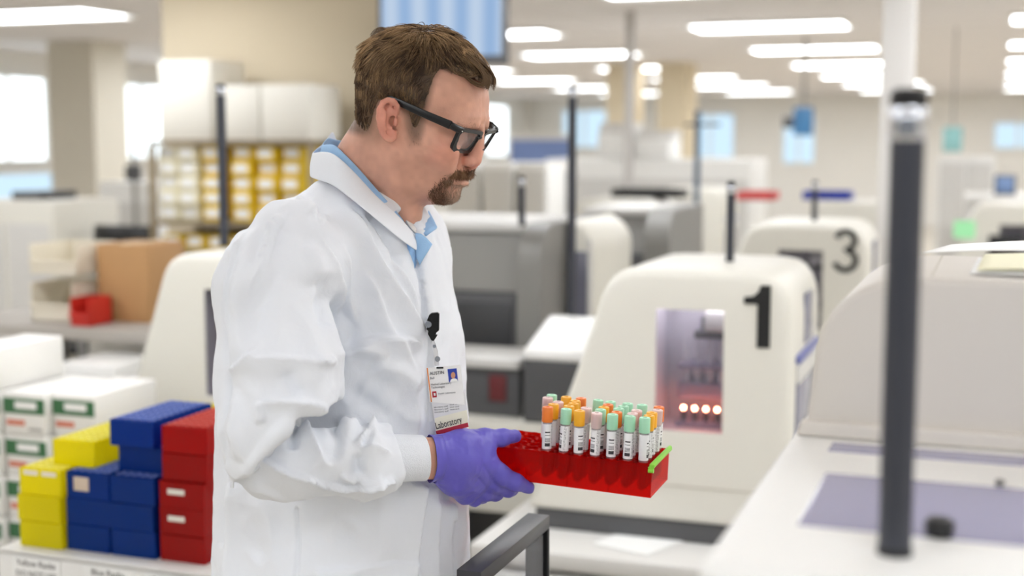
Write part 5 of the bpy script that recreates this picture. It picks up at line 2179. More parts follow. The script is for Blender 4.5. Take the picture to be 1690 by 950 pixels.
beard('sideburn', [[(668, 176), (692, 186), (702, 198), (700, 222), (692, 236), (677, 238), (669, 212)]], .0035, .00026, (92, 70, 54), (140, 112, 92), 1500, .25, lambda s: Vector((0, 0, -1)),
      cond=(np.abs(bL) > .05) * 1.0)

# eyes: downcast, a dark slit of iris and lash under the lid
for sg in (1, -1):
    c0 = Vector(hm(757, 222.5, .032, sg))
    ey = MB()
    ey.lathe([(.0006, -.0112)] + [(.0114 * math.sin(R(a)), -.0114 * math.cos(R(a))) for a in range(15, 170, 12)] + [(.0006, .0113)], 20)
    bmesh.ops.transform(ey.bm, matrix=frame(c0 - base - fx * .0014, e2, fz_), verts=ey.bm.verts)
    eye = ey.build('eye', mat('eye_white', srgb(214, 202, 192), .15, noise=.03), man)
    gz_ = (fx * .9 - fz_ * .5).normalized()
    MB().lathe([(.0002, .0008), (.0030, .0006), (.0056, -.0004)], 18).build('iris', mat('iris', srgb(70, 58, 48), .1, noise=.1), eye)
    eye.children[0].matrix_local = frame(c0 - base - fx * .0014 + gz_ * .0110, e2, gz_.cross(e2))
    MB().tube([Vector(hm(a_, b_, L_, sg)) - base for a_, b_, L_ in ((738, 219, .044), (748, 223.5, .041), (758, 226.5, .036), (766, 226, .028))], [.0004, .0009, .0009, .0004], n=6).build(
        'eyelashes', BLACK, eye)

# ---------------------------------------------------------------- glasses
GB = hp(790, 222.5, 0.0)
gt = R(33)
gdn = Vector((0, 0, -1)) * math.cos(gt) - e1 * math.sin(gt)
gfw = e1 * math.cos(gt) - Vector((0, 0, 1)) * math.sin(gt)
GB = GB + gfw * .004
FRAMEM = mat('glasses_black', srgb(14, 14, 15), .34, noise=.02)


def gp_(L, dn, f=0.0):
    """lateral (+ to the camera), down, forward"""
    wrap = -.045 * (abs(L) / .07) ** 2 * .22
    return GB - e2 * L + gdn * dn + gfw * (f + wrap) - base


def lens_outline(sg, grow=0.0, n=7):
    w, h = .0255 + grow, .0128 + grow
    c = []
    for cx_, cy_, a0, rr in ((1, -1, -90, .006), (1, 1, 0, .0120), (-1, 1, 90, .0120), (-1, -1, 180, .006)):
        for k in range(n):
            a = R(a0 + 90 * k / (n - 1))
            ww = w - (.003 if cy_ > 0 else 0)
            c.append(((ww - rr) * cx_ + rr * math.cos(a), (h - rr) * cy_ + rr * math.sin(a)))
    return [(.0335 * sg + x * sg, y + .0088) for x, y in c]


gl = MB()
for sg in (1, -1):
    a_, b_ = lens_outline(sg, .0046), lens_outline(sg, 0)
    rows = [[gp_(x, y, .0022) for x, y in a_], [gp_(x, y, -.0022) for x, y in a_], [gp_(x, y, -.0022) for x, y in b_], [gp_(x, y, .0022) for x, y in b_]]
    gl.grid(rows, closed_u=True, closed_v=True)
gl.tube([gp_(.0105, .003), gp_(.005, .0005, .0012), gp_(-.005, .0005, .0012), gp_(-.0105, .003)], .0026, n=10)
for sg in (1, -1):
    gl.tube([gp_(.058 * sg, -.0052), gp_(.067 * sg, -.0052, -.001), gp_(.0715 * sg, -.0050, -.008)], [.0042, .0046, .0046], n=10)
eg = gl.build('eyeglasses', FRAMEM, man)
LENS = clear_mat('lens', (.93, .94, .95, 1), (.75, .78, .8, 1), .08, .03)
for sg in (1, -1):
    o_ = lens_outline(sg, .0005)
    MB().prism([gp_(x, y, .0005) for x, y in o_], gfw * -.0012).build('lens', LENS, eg, smooth=False)
    hinge = gp_(.0715 * sg, -.0050, -.008)
    earp = Vector(hm(654, 167, .0785, sg)) - base
    beh = Vector(hm(633, 182, .076, sg)) - base
    mid = hinge.lerp(earp, .45) + e2 * -.003 * sg
    up_ = fz_
    P = [Vector(p) for p in spline([tuple(hinge), tuple(mid), tuple(earp), tuple(Vector(hm(642, 164, .0775, sg)) - base), tuple(beh)], 5)]
    n = len(P)
    rows = []
    for i, p in enumerate(P):
        tg = (P[min(i + 1, n - 1)] - P[max(i - 1, 0)]).normalized()
        upd = tg.cross(e2).normalized()
        hgt = (.0056 - .0026 * i / n) if i < n - 1 else .002
        th_ = .0017
        rows.append([p + upd * hgt * math.copysign(abs(math.sin(a)) ** .6, math.sin(a)) + e2 * th_ * math.copysign(abs(math.cos(a)) ** .6, math.cos(a)) for a in [2 * math.pi * k / 12 for k in range(12)]])
    MB().grid(rows, closed_u=True, caps=True).build('temple', FRAMEM, eg)
    MB().lathe([(.0004, .0006), (.0011, .0005), (.0011, -.001)], 10, c=(0, 0, 0)).build('rivet', CHROME, eg).matrix_local = frame(gp_(.0625 * sg, -.0052, .0040), e2, gdn)

# ================================================================== lab coat
AT = R(24)
t1 = np.array((math.cos(AT), -math.sin(AT), 0))
t2 = np.array((math.sin(AT), math.cos(AT), 0))
rows_t = [(296, 530, 652, 0.066), (310, 508, 672, 0.080), (325, 482, 692, 0.100), (340, 456, 706, 0.124), (358, 432, 717, 0.146), (380, 412, 727, 0.160), (410, 396, 736, 0.168), (450, 386, 747, 0.170), (500, 378, 755, 0.166), (560, 372, 760, 0.160), (650, 367, 766, 0.154), (750, 363, 768, 0.152), (850, 359, 769, 0.155), (950, 358, 766, 0.160), (1100, 352, 772, 0.165), (1300, 340, 785, 0.175), (1520, 330, 795, 0.180)]


def torso_tab(inset=0.0):
    T = []
    for py, l, r, W in rows_t:
        a, b_ = at(l, py, TY), at(r, py, TY)
        ext = (b_.x - a.x) / 2
        D = math.sqrt(max(ext ** 2 - (W * math.sin(AT)) ** 2, .0016)) / math.cos(AT)
        T.append((a.z, (a.x + b_.x) / 2, TY, D - inset, W - inset))
    T.sort()
    return np.array(T)


def torso_field(F, inset=0.0, ztop=None, zbot=.60):
    T = torso_tab(inset)
    sl, X, Y, Z = F.block(F.lo, F.lo + F.h * F.n)
    z = Z
    cx_ = np.interp(z, T[:, 0], T[:, 1])
    cy_ = np.interp(z, T[:, 0], T[:, 2])
    D = np.interp(z, T[:, 0], T[:, 3])
    W = np.interp(z, T[:, 0], T[:, 4])
    a = (X - cx_) * t1[0] + (Y - cy_) * t1[1]
    b_ = (X - cx_) * t2[0] + (Y - cy_) * t2[1]
    p = 2.3
    q = (np.abs(a / D) ** p + np.abs(b_ / W) ** p) ** (1 / p)
    d = (q - 1) * np.minimum(D, W) * .9
    d = np.maximum(d, zbot - Z)
    zt = T[-1, 0] - inset if ztop is None else ztop
    d = np.maximum(d, (Z - zt))
    return sl, d.astype(np.float32)


CF = Field((-.455, 1.50, .585), (.02, 2.13, 1.60), .0031)
sl_, d_ = torso_field(CF)
CF.put(sl_, d_, 0, 'add')
v32 = lambda p: np.array(p, np.float32)
UA = [at(476, 406, 1.650), at(446, 485, 1.625), at(459, 600, 1.605), at(457, 690, 1.600), at(436, 745, 1.598), at(412, 780, 1.598)]
UR_ = [.057, .064, .0725, .072, .054, .018]
SLV = Field((-.455, 1.50, .585), (.02, 2.13, 1.60), .0031)
SLV.chain([v32(p) for p in UA], UR_, .03)
# lower hem of the upper sleeve: a slanting fold that hangs over the forearm
X_, Z_ = SLV.block(SLV.lo, SLV.lo + SLV.h * SLV.n)[1], SLV.block(SLV.lo, SLV.lo + SLV.h * SLV.n)[3]
qa, qb, qc = at(391, 797, 1.58), at(487, 682, 1.55), at(560, 676, 1.55)


def half(p, q):
    n_ = np.array((q.z - p.z, -(q.x - p.x)))
    n_ = n_ / np.linalg.norm(n_)
    return (X_ - p.x) * n_[0] + (Z_ - p.z) * n_[1]


cut = np.minimum(half(qa, qb), half(qb, qc))
SLV.F = -smin(-SLV.F, -(cut + 0 * SLV.F), .006)
CF.F = np.where(False, CF.F, smin(CF.F, SLV.F, .012 + .035 * np.clip((CF.lo[2] + CF.h * np.arange(CF.n[2]) - 1.36) / .08, 0, 1)[None, None, :].astype(np.float32)))
FA = Field((-.455, 1.50, .585), (.02, 2.13, 1.60), .0031)
FA.chain([v32(at(437, 774, 1.612)), v32(at(482, 764, 1.614)), v32(at(555, 759, 1.628)), v32(at(605, 764, 1.643)), v32(at(652, 757, 1.658))], [.038, .0465, .0445, .0485, .0455], .01)
cutp, cutn = at(653, 757, 1.658), Vector((math.cos(R(25)), math.sin(R(25)), 0))
sl_, X, Y, Z = FA.block(FA.lo, FA.lo + FA.h * FA.n)
FA.F = -smin(-FA.F, -(((X - cutp.x) * cutn.x + (Y - cutp.y) * cutn.y) + 0 * Z).astype(np.float32), .008)
CF.F = smin(CF.F, FA.F, .004)
del FA, SLV
# far sleeve hanging
CF.chain([v32(Vector((LS.x - .02, LS.y - .01, 1.455))), v32(Vector((LS.x - .03, LS.y + .02, 1.17))), v32(Vector((LS.x - .0, LS.y + .02, 1.0)))], [.062, .066, .055], .03)
# neck opening and the parted front
CF.chain([hpv(640, 250), hpv(614, 298), hpv(606, 322)], [.056, .060, .056], .008, 'sub')
open_px = [(672, 372), (688, 408), (693, 441), (698, 477), (702, 522), (704, 545)]
for i in range(len(open_px) - 1):
    wd = [.020, .0145, .008, .0055, .004, .003]
    pa, pb_ = open_px[i], open_px[i + 1]
    for Yq in (1.66, 1.70, 1.735):
        pass
    # cut following the front of the chest
T_ = torso_tab(0)


def front_pt(px, py, push=0.0):
    """point on the visible front of the coat under a pixel"""
    d = ray(px, py)
    lo_, hi_ = 1.45, 2.0
    for k in range(220):
        Yv = 1.45 + .0025 * k
        p = CAM + d * (Yv / d.y)
        zc_ = p.z
        cx_, D, W = (np.interp(zc_, T_[:, 0], T_[:, j]) for j in (1, 3, 4))
        a = (p.x - cx_) * t1[0] + (p.y - TY) * t1[1]
        b_ = (p.x - cx_) * t2[0] + (p.y - TY) * t2[1]
        if (abs(a / D) ** 2.3 + abs(b_ / W) ** 2.3) < 1:
            break
    return p


OPN = [front_pt(*p) for p in open_px]
CF.chain([v32(p) for p in OPN], [.024, .0165, .0085, .0062, .0052, .004], .003, 'sub')
cv_, cf_ = CF.mesh()
del CF
cv_ = smooth_verts(cv_, cf_, 3, .5)

# ---- cloth folds as geometry: strokes traced over the visible side
cn_ = vert_normals(cv_, cf_)
px_, py_, dep_ = project(cv_)
view = cv_ - np.array(CAM)
view /= np.linalg.norm(view, axis=1, keepdims=True)
facing = np.clip((-(cn_ * view).sum(1) + .05) / .25, 0, 1)
disp = np.zeros(len(cv_))


def stroke(pts, w, amp, kind='ridge', sharp=.3, ends=True):
    """ridge: rounded fold; fold: steep on one side (left of travel), long slope on the other"""
    global disp
    P = spline(pts, 6)
    d, s, t = line_d(px_, py_, P)
    e = np.clip(np.minimum(t, 1 - t) / .22, 0, 1) if ends else np.where((t <= 0) | (t >= 1), 0, 1)
    e = e * e * (3 - 2 * e)
    if kind == 'ridge':
        f = np.exp(-(d / w) ** 2)
    else:
        f = np.where(s > 0, np.exp(-(d / (w * sharp)) ** 2), np.exp(-(d / (w * 1.6))))
    disp += 2.5 * amp * f * e * facing


mm = .001
# chest: long drag lines from the shoulder to the front edge
stroke([(556, 330), (593, 373), (610, 409), (633, 452), (661, 492), (694, 545), (706, 590)], 16, 6 * mm, 'fold')
stroke([(582, 350), (618, 383), (643, 426), (669, 467), (694, 520)], 13, 5 * mm, 'fold')
stroke([(540, 312), (585, 345), (640, 385), (680, 420)], 10, 3 * mm)
stroke([(600, 350), (632, 395), (662, 440)], 12, -4 * mm)
stroke([(560, 400), (566, 440), (572, 480), (590, 540)], 12, 5 * mm, 'fold')
stroke([(590, 440), (612, 470), (640, 540), (690, 620)], 16, 5 * mm, 'fold')
stroke([(575, 580), (620, 560), (670, 560), (698, 575)], 12, 6 * mm, 'fold')
stroke([(556, 590), (600, 575), (640, 590)], 10, 4 * mm)
stroke([(610, 600), (650, 610), (700, 640)], 14, 4 * mm)
stroke([(575, 640), (600, 660), (650, 690)], 14, -3 * mm)
# armhole
stroke([(510, 335), (522, 380), (540, 430), (556, 490), (560, 540)], 9, 5 * mm, 'fold')
stroke([(520, 450), (535, 490), (553, 545)], 13, -7 * mm)
stroke([(552, 500), (580, 540), (575, 585)], 12, -4 * mm)
stroke([(486, 318), (510, 340), (524, 358)], 6, 3 * mm)
stroke([(505, 345), (528, 362), (540, 350)], 5, 2.5 * mm)
# sleeve head
stroke([(478, 340), (450, 385), (436, 430), (405, 500)], 10, 4 * mm, 'fold')
stroke([(462, 352), (448, 378), (438, 412)], 5, 3 * mm)
stroke([(452, 372), (446, 380), (440, 378)], 4, 2.5 * mm)
stroke([(442, 408), (436, 415), (430, 428)], 4, 2.5 * mm)
stroke([(410, 372), (392, 420), (378, 480), (372, 560)], 10, 4 * mm, 'fold')
stroke([(440, 360), (412, 410), (396, 470), (384, 540)], 12, 4 * mm)
stroke([(500, 400), (515, 440), (530, 500)], 12, 4 * mm)
stroke([(470, 430), (420, 520), (402, 580)], 18, -3 * mm)
# upper sleeve cross folds
stroke([(362, 610), (385, 605), (408, 590), (425, 572)], 8, 4 * mm, 'fold')
stroke([(412, 592), (460, 590), (510, 594), (552, 600)], 9, 3.5 * mm, 'fold')
stroke([(560, 590), (545, 596), (520, 590)], 8, 3 * mm)
stroke([(424, 668), (450, 660), (498, 662), (548, 676)], 9, 5 * mm, 'fold')
stroke([(424, 660), (428, 690), (432, 700)], 7, 4 * mm)
stroke([(395, 795), (430, 750), (470, 700), (492, 680)], 8, 4 * mm)
stroke([(380, 640), (385, 700), (392, 770)], 10, 3 * mm)
stroke([(470, 610), (480, 640), (500, 655)], 12, -3 * mm)
# forearm sleeve
stroke([(432, 754), (456, 768), (480, 780), (515, 790), (546, 806), (576, 813), (605, 806), (650, 790)], 7, 5 * mm, 'fold', ends=False)
stroke([(490, 690), (484, 715), (482, 745)], 9, -5 * mm)
stroke([(500, 688), (512, 720), (535, 760), (552, 772)], 11, 5 * mm, 'fold')
stroke([(545, 690), (556, 720), (550, 765)], 10, -4 * mm)
stroke([(560, 690), (575, 705), (592, 692)], 9, 6 * mm)
stroke([(585, 735), (598, 720), (612, 702), (625, 695)], 8, 6 * mm, 'fold')
stroke([(594, 742), (620, 738), (650, 748)], 7, 4 * mm, 'fold')
stroke([(594, 745), (592, 770), (598, 790)], 8, -5 * mm)
stroke([(562, 785), (578, 795), (590, 806)], 6, 4 * mm)
stroke([(612, 700), (606, 720), (596, 738)], 7, -5 * mm)
stroke([(635, 790), (610, 800), (590, 800)], 7, 4 * mm)
# lower coat
stroke([(487, 840), (488, 890), (489, 960)], 3.5, -2 * mm, ends=False)
stroke([(384, 800), (378, 860), (376, 960)], 9, 3 * mm, ends=False)
stroke([(700, 800), (694, 860), (680, 960)], 9, 5 * mm, 'fold', ends=False)
stroke([(722, 800), (722, 870), (712, 960)], 10, 5 * mm, 'fold', ends=False)
stroke([(745, 830), (742, 890), (736, 960)], 8, 5 * mm, 'fold', ends=False)
stroke([(366, 500), (364, 700), (366, 900)], 5, -3 * mm, ends=False)
# the near front edge lies over the far one
dl_, sg_, tl_ = line_d(px_, py_, [(684, 384), (688, 421), (693, 441), (699, 477), (704, 522), (708, 600), (712, 690), (742, 800), (748, 960)])
near_side = (sg_ > 0) & (px_ > 560)
disp += np.where((px_ > 560) & (py_ > 380), np.where(sg_ > 0, 5 * mm * np.exp(-(dl_ / 30)), -3 * mm * np.exp(-(dl_ / 14))), 0) * facing
# patch pocket low on the front
pk = poly_sd(px_, py_, [(522, 941), (690, 926), (706, 1010), (690, 1090), (530, 1090)])
disp += 3.5 * mm * np.clip(pk / 2.0 + .5, 0, 1) * facing
# fine crumple everywhere
n1_ = smooth_noise(cv_ * np.array((1, 1, .7)), 13, 21)
n2_ = smooth_noise(cv_ * np.array((1.2, 1, .75)), 17, 22)
n3_ = smooth_noise(cv_ @ np.array(((.8, 0, .6), (0, 1, 0), (-.6, 0, .8))), 38, 23)
nk_, _, _ = line_d(px_, py_, [(515, 292), (530, 300), (562, 315), (588, 335), (621, 362), (657, 392), (690, 420), (704, 545)])
disp += np.clip(nk_ / 45, .12, 1) * (1.6 * n1_ + 7.0 * (.42 - np.abs(n2_)) + 2.4 * (.42 - np.abs(n3_)) - 2.0) * mm
cv_ = cv_ + cn_ * disp[:, None]
cv_ = smooth_verts(cv_, cf_, 1, .2)
COATM = bpy.data.materials.new('coat_fabric')
COATM.use_nodes = True
nt = COATM.node_tree
b = nt.nodes['Principled BSDF']
b.inputs['Base Color'].default_value = (.835, .86, .91, 1)
b.inputs['Roughness'].default_value = .7
b.inputs['Specular IOR Level'].default_value = .25
tcn = nt.nodes.new('ShaderNodeTexCoord')
n_a = nt.nodes.new('ShaderNodeTexNoise')
n_a.inputs['Scale'].default_value = 30
n_a.inputs['Detail'].default_value = 4
n_a.inputs['Distortion'].default_value = .8
n_b = nt.nodes.new('ShaderNodeTexNoise')
n_b.inputs['Scale'].default_value = 900
nt.links.new(tcn.outputs['Object'], n_a.inputs['Vector'])
nt.links.new(tcn.outputs['Object'], n_b.inputs['Vector'])
b1 = nt.nodes.new('ShaderNodeBump')
b1.inputs['Strength'].default_value = .35
b1.inputs['Distance'].default_value = .004
b2 = nt.nodes.new('ShaderNodeBump')
b2.inputs['Strength'].default_value = .12
b2.inputs['Distance'].default_value = .0005
nt.links.new(n_a.outputs['Fac'], b1.inputs['Height'])
nt.links.new(n_b.outputs['Fac'], b2.inputs['Height'])
nt.links.new(b1.outputs['Normal'], b2.inputs['Normal'])
nt.links.new(b2.outputs['Normal'], b.inputs['Normal'])
coat = np_mesh('lab_coat', cv_ - BASE, cf_, COATM, man)


def strip(top, bot, name, material, parent, bulge=.006, thick=.0016, nseg=8, n=4):
    """cloth band between two 3D polylines given as (px, py, Y)"""
    A_ = spline([tuple(at(*p)) for p in top], n)
    B_ = spline([tuple(at(*p)) for p in bot], n)
    cen = sum((Vector(a) + Vector(b_) for a, b_ in zip(A_, B_)), Vector()) / (2 * len(A_))
    rows = []
    for a, b_ in zip(A_, B_):
        a, b_ = Vector(a), Vector(b_)
        out = ((a + b_) / 2 - cen)
        out.z = 0
        out = out.normalized() if out.length > 1e-6 else Vector((0, 0, 0))
        rows.append([a.lerp(b_, i / nseg) + out * bulge * math.sin(math.pi * i / nseg) - base for i in range(nseg + 1)])
    o = MB().grid(rows).build(name, material, parent)
    s = o.modifiers.new('thick', 'SOLIDIFY')
    s.thickness = thick
    s.offset = 0
    ss = o.modifiers.new('smooth', 'SUBSURF')
    ss.levels = ss.render_levels = 1
    return o


ctop = [(684, 386, 1.758), (655, 354, 1.745), (620, 322, 1.738), (587, 286, 1.745), (562, 262, 1.760), (546, 252, 1.785), (530, 250, 1.820), (517, 252, 1.855), (522, 246, 1.890), (536, 234, 1.915), (549, 217, 1.925), (557, 232, 1.940), (580, 236, 1.945), (612, 256, 1.940), (640, 285, 1.930)]
cbot = [(688, 414, 1.742), (657, 392, 1.718), (621, 362, 1.704), (588, 335, 1.704), (562, 315, 1.720), (545, 304, 1.750), (528, 298, 1.790), (513, 292, 1.840), (516, 288, 1.890), (530, 285, 1.920), (545, 282, 1.940), (562, 285, 1.960), (590, 296, 1.970), (620, 312, 1.970), (650, 335, 1.960)]
strip(ctop, cbot, 'collar', COATM, coat, bulge=.002)
SHIRT = mat('shirt_blue', srgb(158, 198, 238), .75, noise=.02, nscale=40, bump=.3, bscale=900)
# shirt under the coat
SF = Field((-.40, 1.60, 1.10), (.0, 2.0, 1.60), .005)
sl_, d_ = torso_field(SF, .011, zbot=1.345)
NB = Field(SF.lo, SF.lo + SF.h * (SF.n - 1), SF.h)
NB.F = np.full(SF.n, .2, np.float32)
for i_ in range(len(OPN) - 1):
    NB.cone(v32(OPN[i_]), v32(OPN[i_ + 1]), .036, .030, 0)
SF.put(sl_, np.maximum(d_, NB.F), 0, 'add')
sl_, d_ = torso_field(SF, .026, zbot=1.30)
SF.put(sl_, d_, 0, 'add')
SF.chain([hpv(640, 250), hpv(614, 298), hpv(606, 322)], [.054, .057, .054], .008, 'sub')
sv_, sf_ = SF.mesh()
sv_ = smooth_verts(sv_, sf_, 2, .5)
shirt = np_mesh('shirt', sv_ - BASE, sf_, SHIRT, man)
stop = [(681, 388, 1.772), (657, 352, 1.765), (625, 316, 1.762), (594, 280, 1.767), (570, 255, 1.780), (553, 240, 1.802), (541, 238, 1.830), (533, 238, 1.860), (541, 228, 1.890), (552, 230, 1.910), (575, 236, 1.915), (612, 262, 1.915), (645, 298, 1.910)]
sbot = [(684, 410, 1.765), (660, 385, 1.752), (628, 352, 1.746), (594, 318, 1.748), (568, 292, 1.760), (550, 275, 1.785), (537, 270, 1.815), (528, 268, 1.850), (530, 268, 1.890), (545, 268, 1.920), (570, 275, 1.930), (606, 296, 1.930), (640, 330, 1.930)]
strip(stop, sbot, 'shirt_collar', SHIRT, shirt, bulge=.002)


def leaf(pts, Yc, name, material, parent, th=.003, bend=.006):
    P = [at(x, y, Yc + (dy if dy else 0)) - base for x, y, dy in pts]
    m = MB()
    c_ = sum(P, Vector()) / len(P)
    n = len(P)
    rings = []
    nv = Vector((.1, -1, .15)).normalized()
    for k, f in enumerate((1, .75, .45, .15)):
        rings.append([c_.lerp(p, f) + nv * bend * (1 - f * f) for p in P])
    m.grid(rings, closed_u=True)
    m.bm.faces.new([v for v in m.bm.verts][-n:])
    o = m.build(name, material, parent)
    s = o.modifiers.new('thick', 'SOLIDIFY')
    s.thickness = th
    s.offset = 0
    return o


leaf([(692, 338, .10), (701, 342, .09), (708, 350, .08), (715, 363, .06), (721, 376, .05), (712, 382, .03), (704, 388, .015), (694, 384, .02), (684, 376, .03), (676, 364, .05), (678, 350, .08)], 1.765, 'shirt_collar', SHIRT, shirt, bend=.002)
leaf([(686, 384, .0), (695, 386, .0), (704, 393, .0), (713, 403, .0), (707, 413, -.002), (700, 424, -.004), (693, 437, -.006), (688, 425, -.004), (686, 405, 0)], 1.752, 'shirt_collar', SHIRT, shirt, bend=.002)
leaf([(668, 356, .01), (675, 362, .012), (686, 378, .012), (687, 386, .006), (680, 380, .004), (670, 366, .004)], 1.772, 'undershirt_edge', mat('undershirt_white', srgb(236, 232, 228), .8, noise=.02), shirt, bend=.001)

# knit cuff
cq = []
for i, (px0, ry, rz) in enumerate(((646, .029, .0300), (660, .0285, .0302), (680, .028, .0298), (699, .0275, .0296), (701, .0262, .0282), (697, .0255, .0275))):
    c_ = at(px0, 755.5, 1.660 + .026 * (px0 - 650) / 66)
    cq.append([c_ + Vector((-math.sin(R(22)) * ry * math.cos(a), math.cos(R(22)) * ry * math.cos(a), rz * math.sin(a))) * (1 + .006 * math.sin(a * 14)) - base for a in [2 * math.pi * k / 56 for k in range(56)]])
MB().grid(cq, closed_u=True).build('cuff', mat('knit_white', srgb(234, 237, 243), .85, noise=.02, bump=.6, bscale=700), coat)

# ---------------------------------------------------------------- gloved hand
H = Field((-.16, 1.64, 1.12), (.08, 1.84, 1.30), .0017)
g = lambda px, py, Y: v32(at(px, py, Y))
H.chain([g(722, 739, 1.695), g(760, 735, 1.716), g(796, 738, 1.738)], [.0175, .0190, .0175], .014)
H.chain([g(720, 757, 1.692), g(760, 762, 1.710), g(794, 768, 1.732)], [.0215, .0225, .0200], .014)
H.chain([g(720, 774, 1.695), g(750, 792, 1.716), g(770, 812, 1.738)], [.0165, .0185, .0165], .014)
H.cone(g(752, 775, 1.713), g(785, 788, 1.738), .021, .019, .014)
# thumb over the top of the rack
H.chain([g(766, 726, 1.733), g(802, 723, 1.747), g(830, 722, 1.760), g(850, 719.5, 1.772)], [.0150, .0125, .0108, .0092], .007)
# fingers underneath
H.chain([g(796, 763, 1.738), g(826, 782, 1.741), g(852, 796, 1.748), g(872, 804, 1.762)], [.0155, .0128, .0112, .0092], .006)
H.chain([g(786, 784, 1.742), g(815, 799, 1.752), g(838, 807, 1.768), g(846, 806, 1.792)], [.0145, .0118, .0102, .009], .005)
H.chain([g(778, 800, 1.745), g(800, 813, 1.758), g(818, 814, 1.778), g(824, 810, 1.80)], [.0140, .0112, .0100, .0088], .005)
H.chain([g(768, 814, 1.745), g(782, 823, 1.760), g(797, 819, 1.780), g(805, 813, 1.80)], [.0125, .0098, .0088, .0078], .005)
# web between thumb and finger
H.cone(g(796, 740, 1.740), g(800, 762, 1.740), .0125, .014, .012)
# rolled edge of the glove at the wrist
hvv, hff = H.mesh()
del H
hvv = smooth_verts(hvv, hff, 2, .5)
# glove opening: trim at the wrist
wp = at(716, 756, 1.690)
wn = Vector((.93, .35, .02)).normalized()
dw = (hvv - np.array(wp)) @ np.array(wn)
kf = (dw[hff] > -.0005).all(1)
hff = hff[kf]
used = np.unique(hff)
rm = np.full(len(hvv), -1)
rm[used] = np.arange(len(used))
hn_ = vert_normals(hvv, hff)
gx, gy, _ = project(hvv)
hd = .0006 * smooth_noise(hvv, 60, 31) + .0005 * (.4 - np.abs(smooth_noise(hvv, 130, 32)))
for pl, w, am in (([(722, 722), (728, 750), (722, 790)], 3, .0010), ([(731, 722), (738, 745), (733, 785)], 3.5, .0008), ([(742, 726), (746, 740), (742, 760)], 3.5, .0006),
                  ([(800, 770), (812, 790), (826, 806)], 3, -.0014), ([(818, 730), (808, 745), (806, 760)], 5, .0008), ([(790, 790), (804, 806), (815, 812)], 3, -.0012),
                  ([(752, 770), (775, 800), (790, 812)], 5, .0005)):
    dd_, _, tt2 = line_d(gx, gy, spline(pl, 5))
    hd += am * np.exp(-(dd_ / w) ** 2)
hvv = hvv + hn_ * hd[:, None]
GLOVE = bpy.data.materials.new('nitrile_glove')
GLOVE.use_nodes = True
nt = GLOVE.node_tree
b = nt.nodes['Principled BSDF']
b.inputs['Base Color'].default_value = srgb(104, 96, 196)
b.inputs['Roughness'].default_value = .42
b.inputs['Specular IOR Level'].default_value = .4
nz = nt.nodes.new('ShaderNodeTexNoise')
nz.inputs['Scale'].default_value = 700
tcn = nt.nodes.new('ShaderNodeTexCoord')
nt.links.new(tcn.outputs['Object'], nz.inputs['Vector'])
bp_ = nt.nodes.new('ShaderNodeBump')
bp_.inputs['Strength'].default_value = .15
bp_.inputs['Distance'].default_value = .0005
nt.links.new(nz.outputs['Fac'], bp_.inputs['Height'])
nt.links.new(bp_.outputs['Normal'], b.inputs['Normal'])
glove = np_mesh('glove', hvv[used] - BASE, rm[hff], GLOVE, man)
s = glove.modifiers.new('thick', 'SOLIDIFY')
s.thickness = .0006
# flared rolled cuff of the glove
rr = []
for i, (off, sc_) in enumerate(((.010, 1.0), (.004, 1.02), (-.001, 1.035), (-.0035, 1.06), (-.004, 1.045))):
    c_ = wp + wn * off - base
    sd = Vector((-wn.y, wn.x, 0)).normalized()
    rr.append([c_ + sd * .0262 * sc_ * math.cos(a) * (1 + .015 * math.sin(5 * a + i)) + Vector((0, 0, 1)) * (.0296 * sc_ * math.sin(a)) * (1 + .02 * math.sin(7 * a)) + Vector((-.10, 0, 0)) * (.03 * (math.sin(a) < 0) * abs(math.sin(a)))
               for a in [2 * math.pi * k / 48 for k in range(48)]])
o = MB().grid(rr, closed_u=True).build('glove_cuff', GLOVE, glove)
s = o.modifiers.new('thick', 'SOLIDIFY')
s.thickness = .0008

# left hand hanging free on the far side, in a glove too
LHc = LA[2]
LH = Field((LHc.x - .07, LHc.y - .07, .74), (LHc.x + .09, LHc.y + .07, .96), .003)
q = lambda a, b_, c_: v32(Vector((LHc.x + a, LHc.y + b_, LHc.z + c_)))
LH.chain([q(0, 0, .02), q(.005, 0, -.03), q(.01, 0, -.075)], [.026, .030, .030], .015, squash=(t2.astype(np.float32), 1.6))
for k in range(4):
    x = -.014 + .0135 * k
    LH.chain([q(x + .008, 0, -.085), q(x + .013, -.006, -.12), q(x + .012, -.016, -.145 - .006 * (k in (1, 2))), q(x + .008, -.026, -.158 - .008 * (k in (1, 2)))], [.0105, .0095, .0085, .0075], .003)
LH.chain([q(.022, -.006, -.03), q(.042, -.014, -.062), q(.044, -.022, -.092)], [.014, .0105, .0085], .008)
lv, lf = LH.mesh()
np_mesh('glove', smooth_verts(lv, lf, 2, .5) - BASE, lf, GLOVE, man)

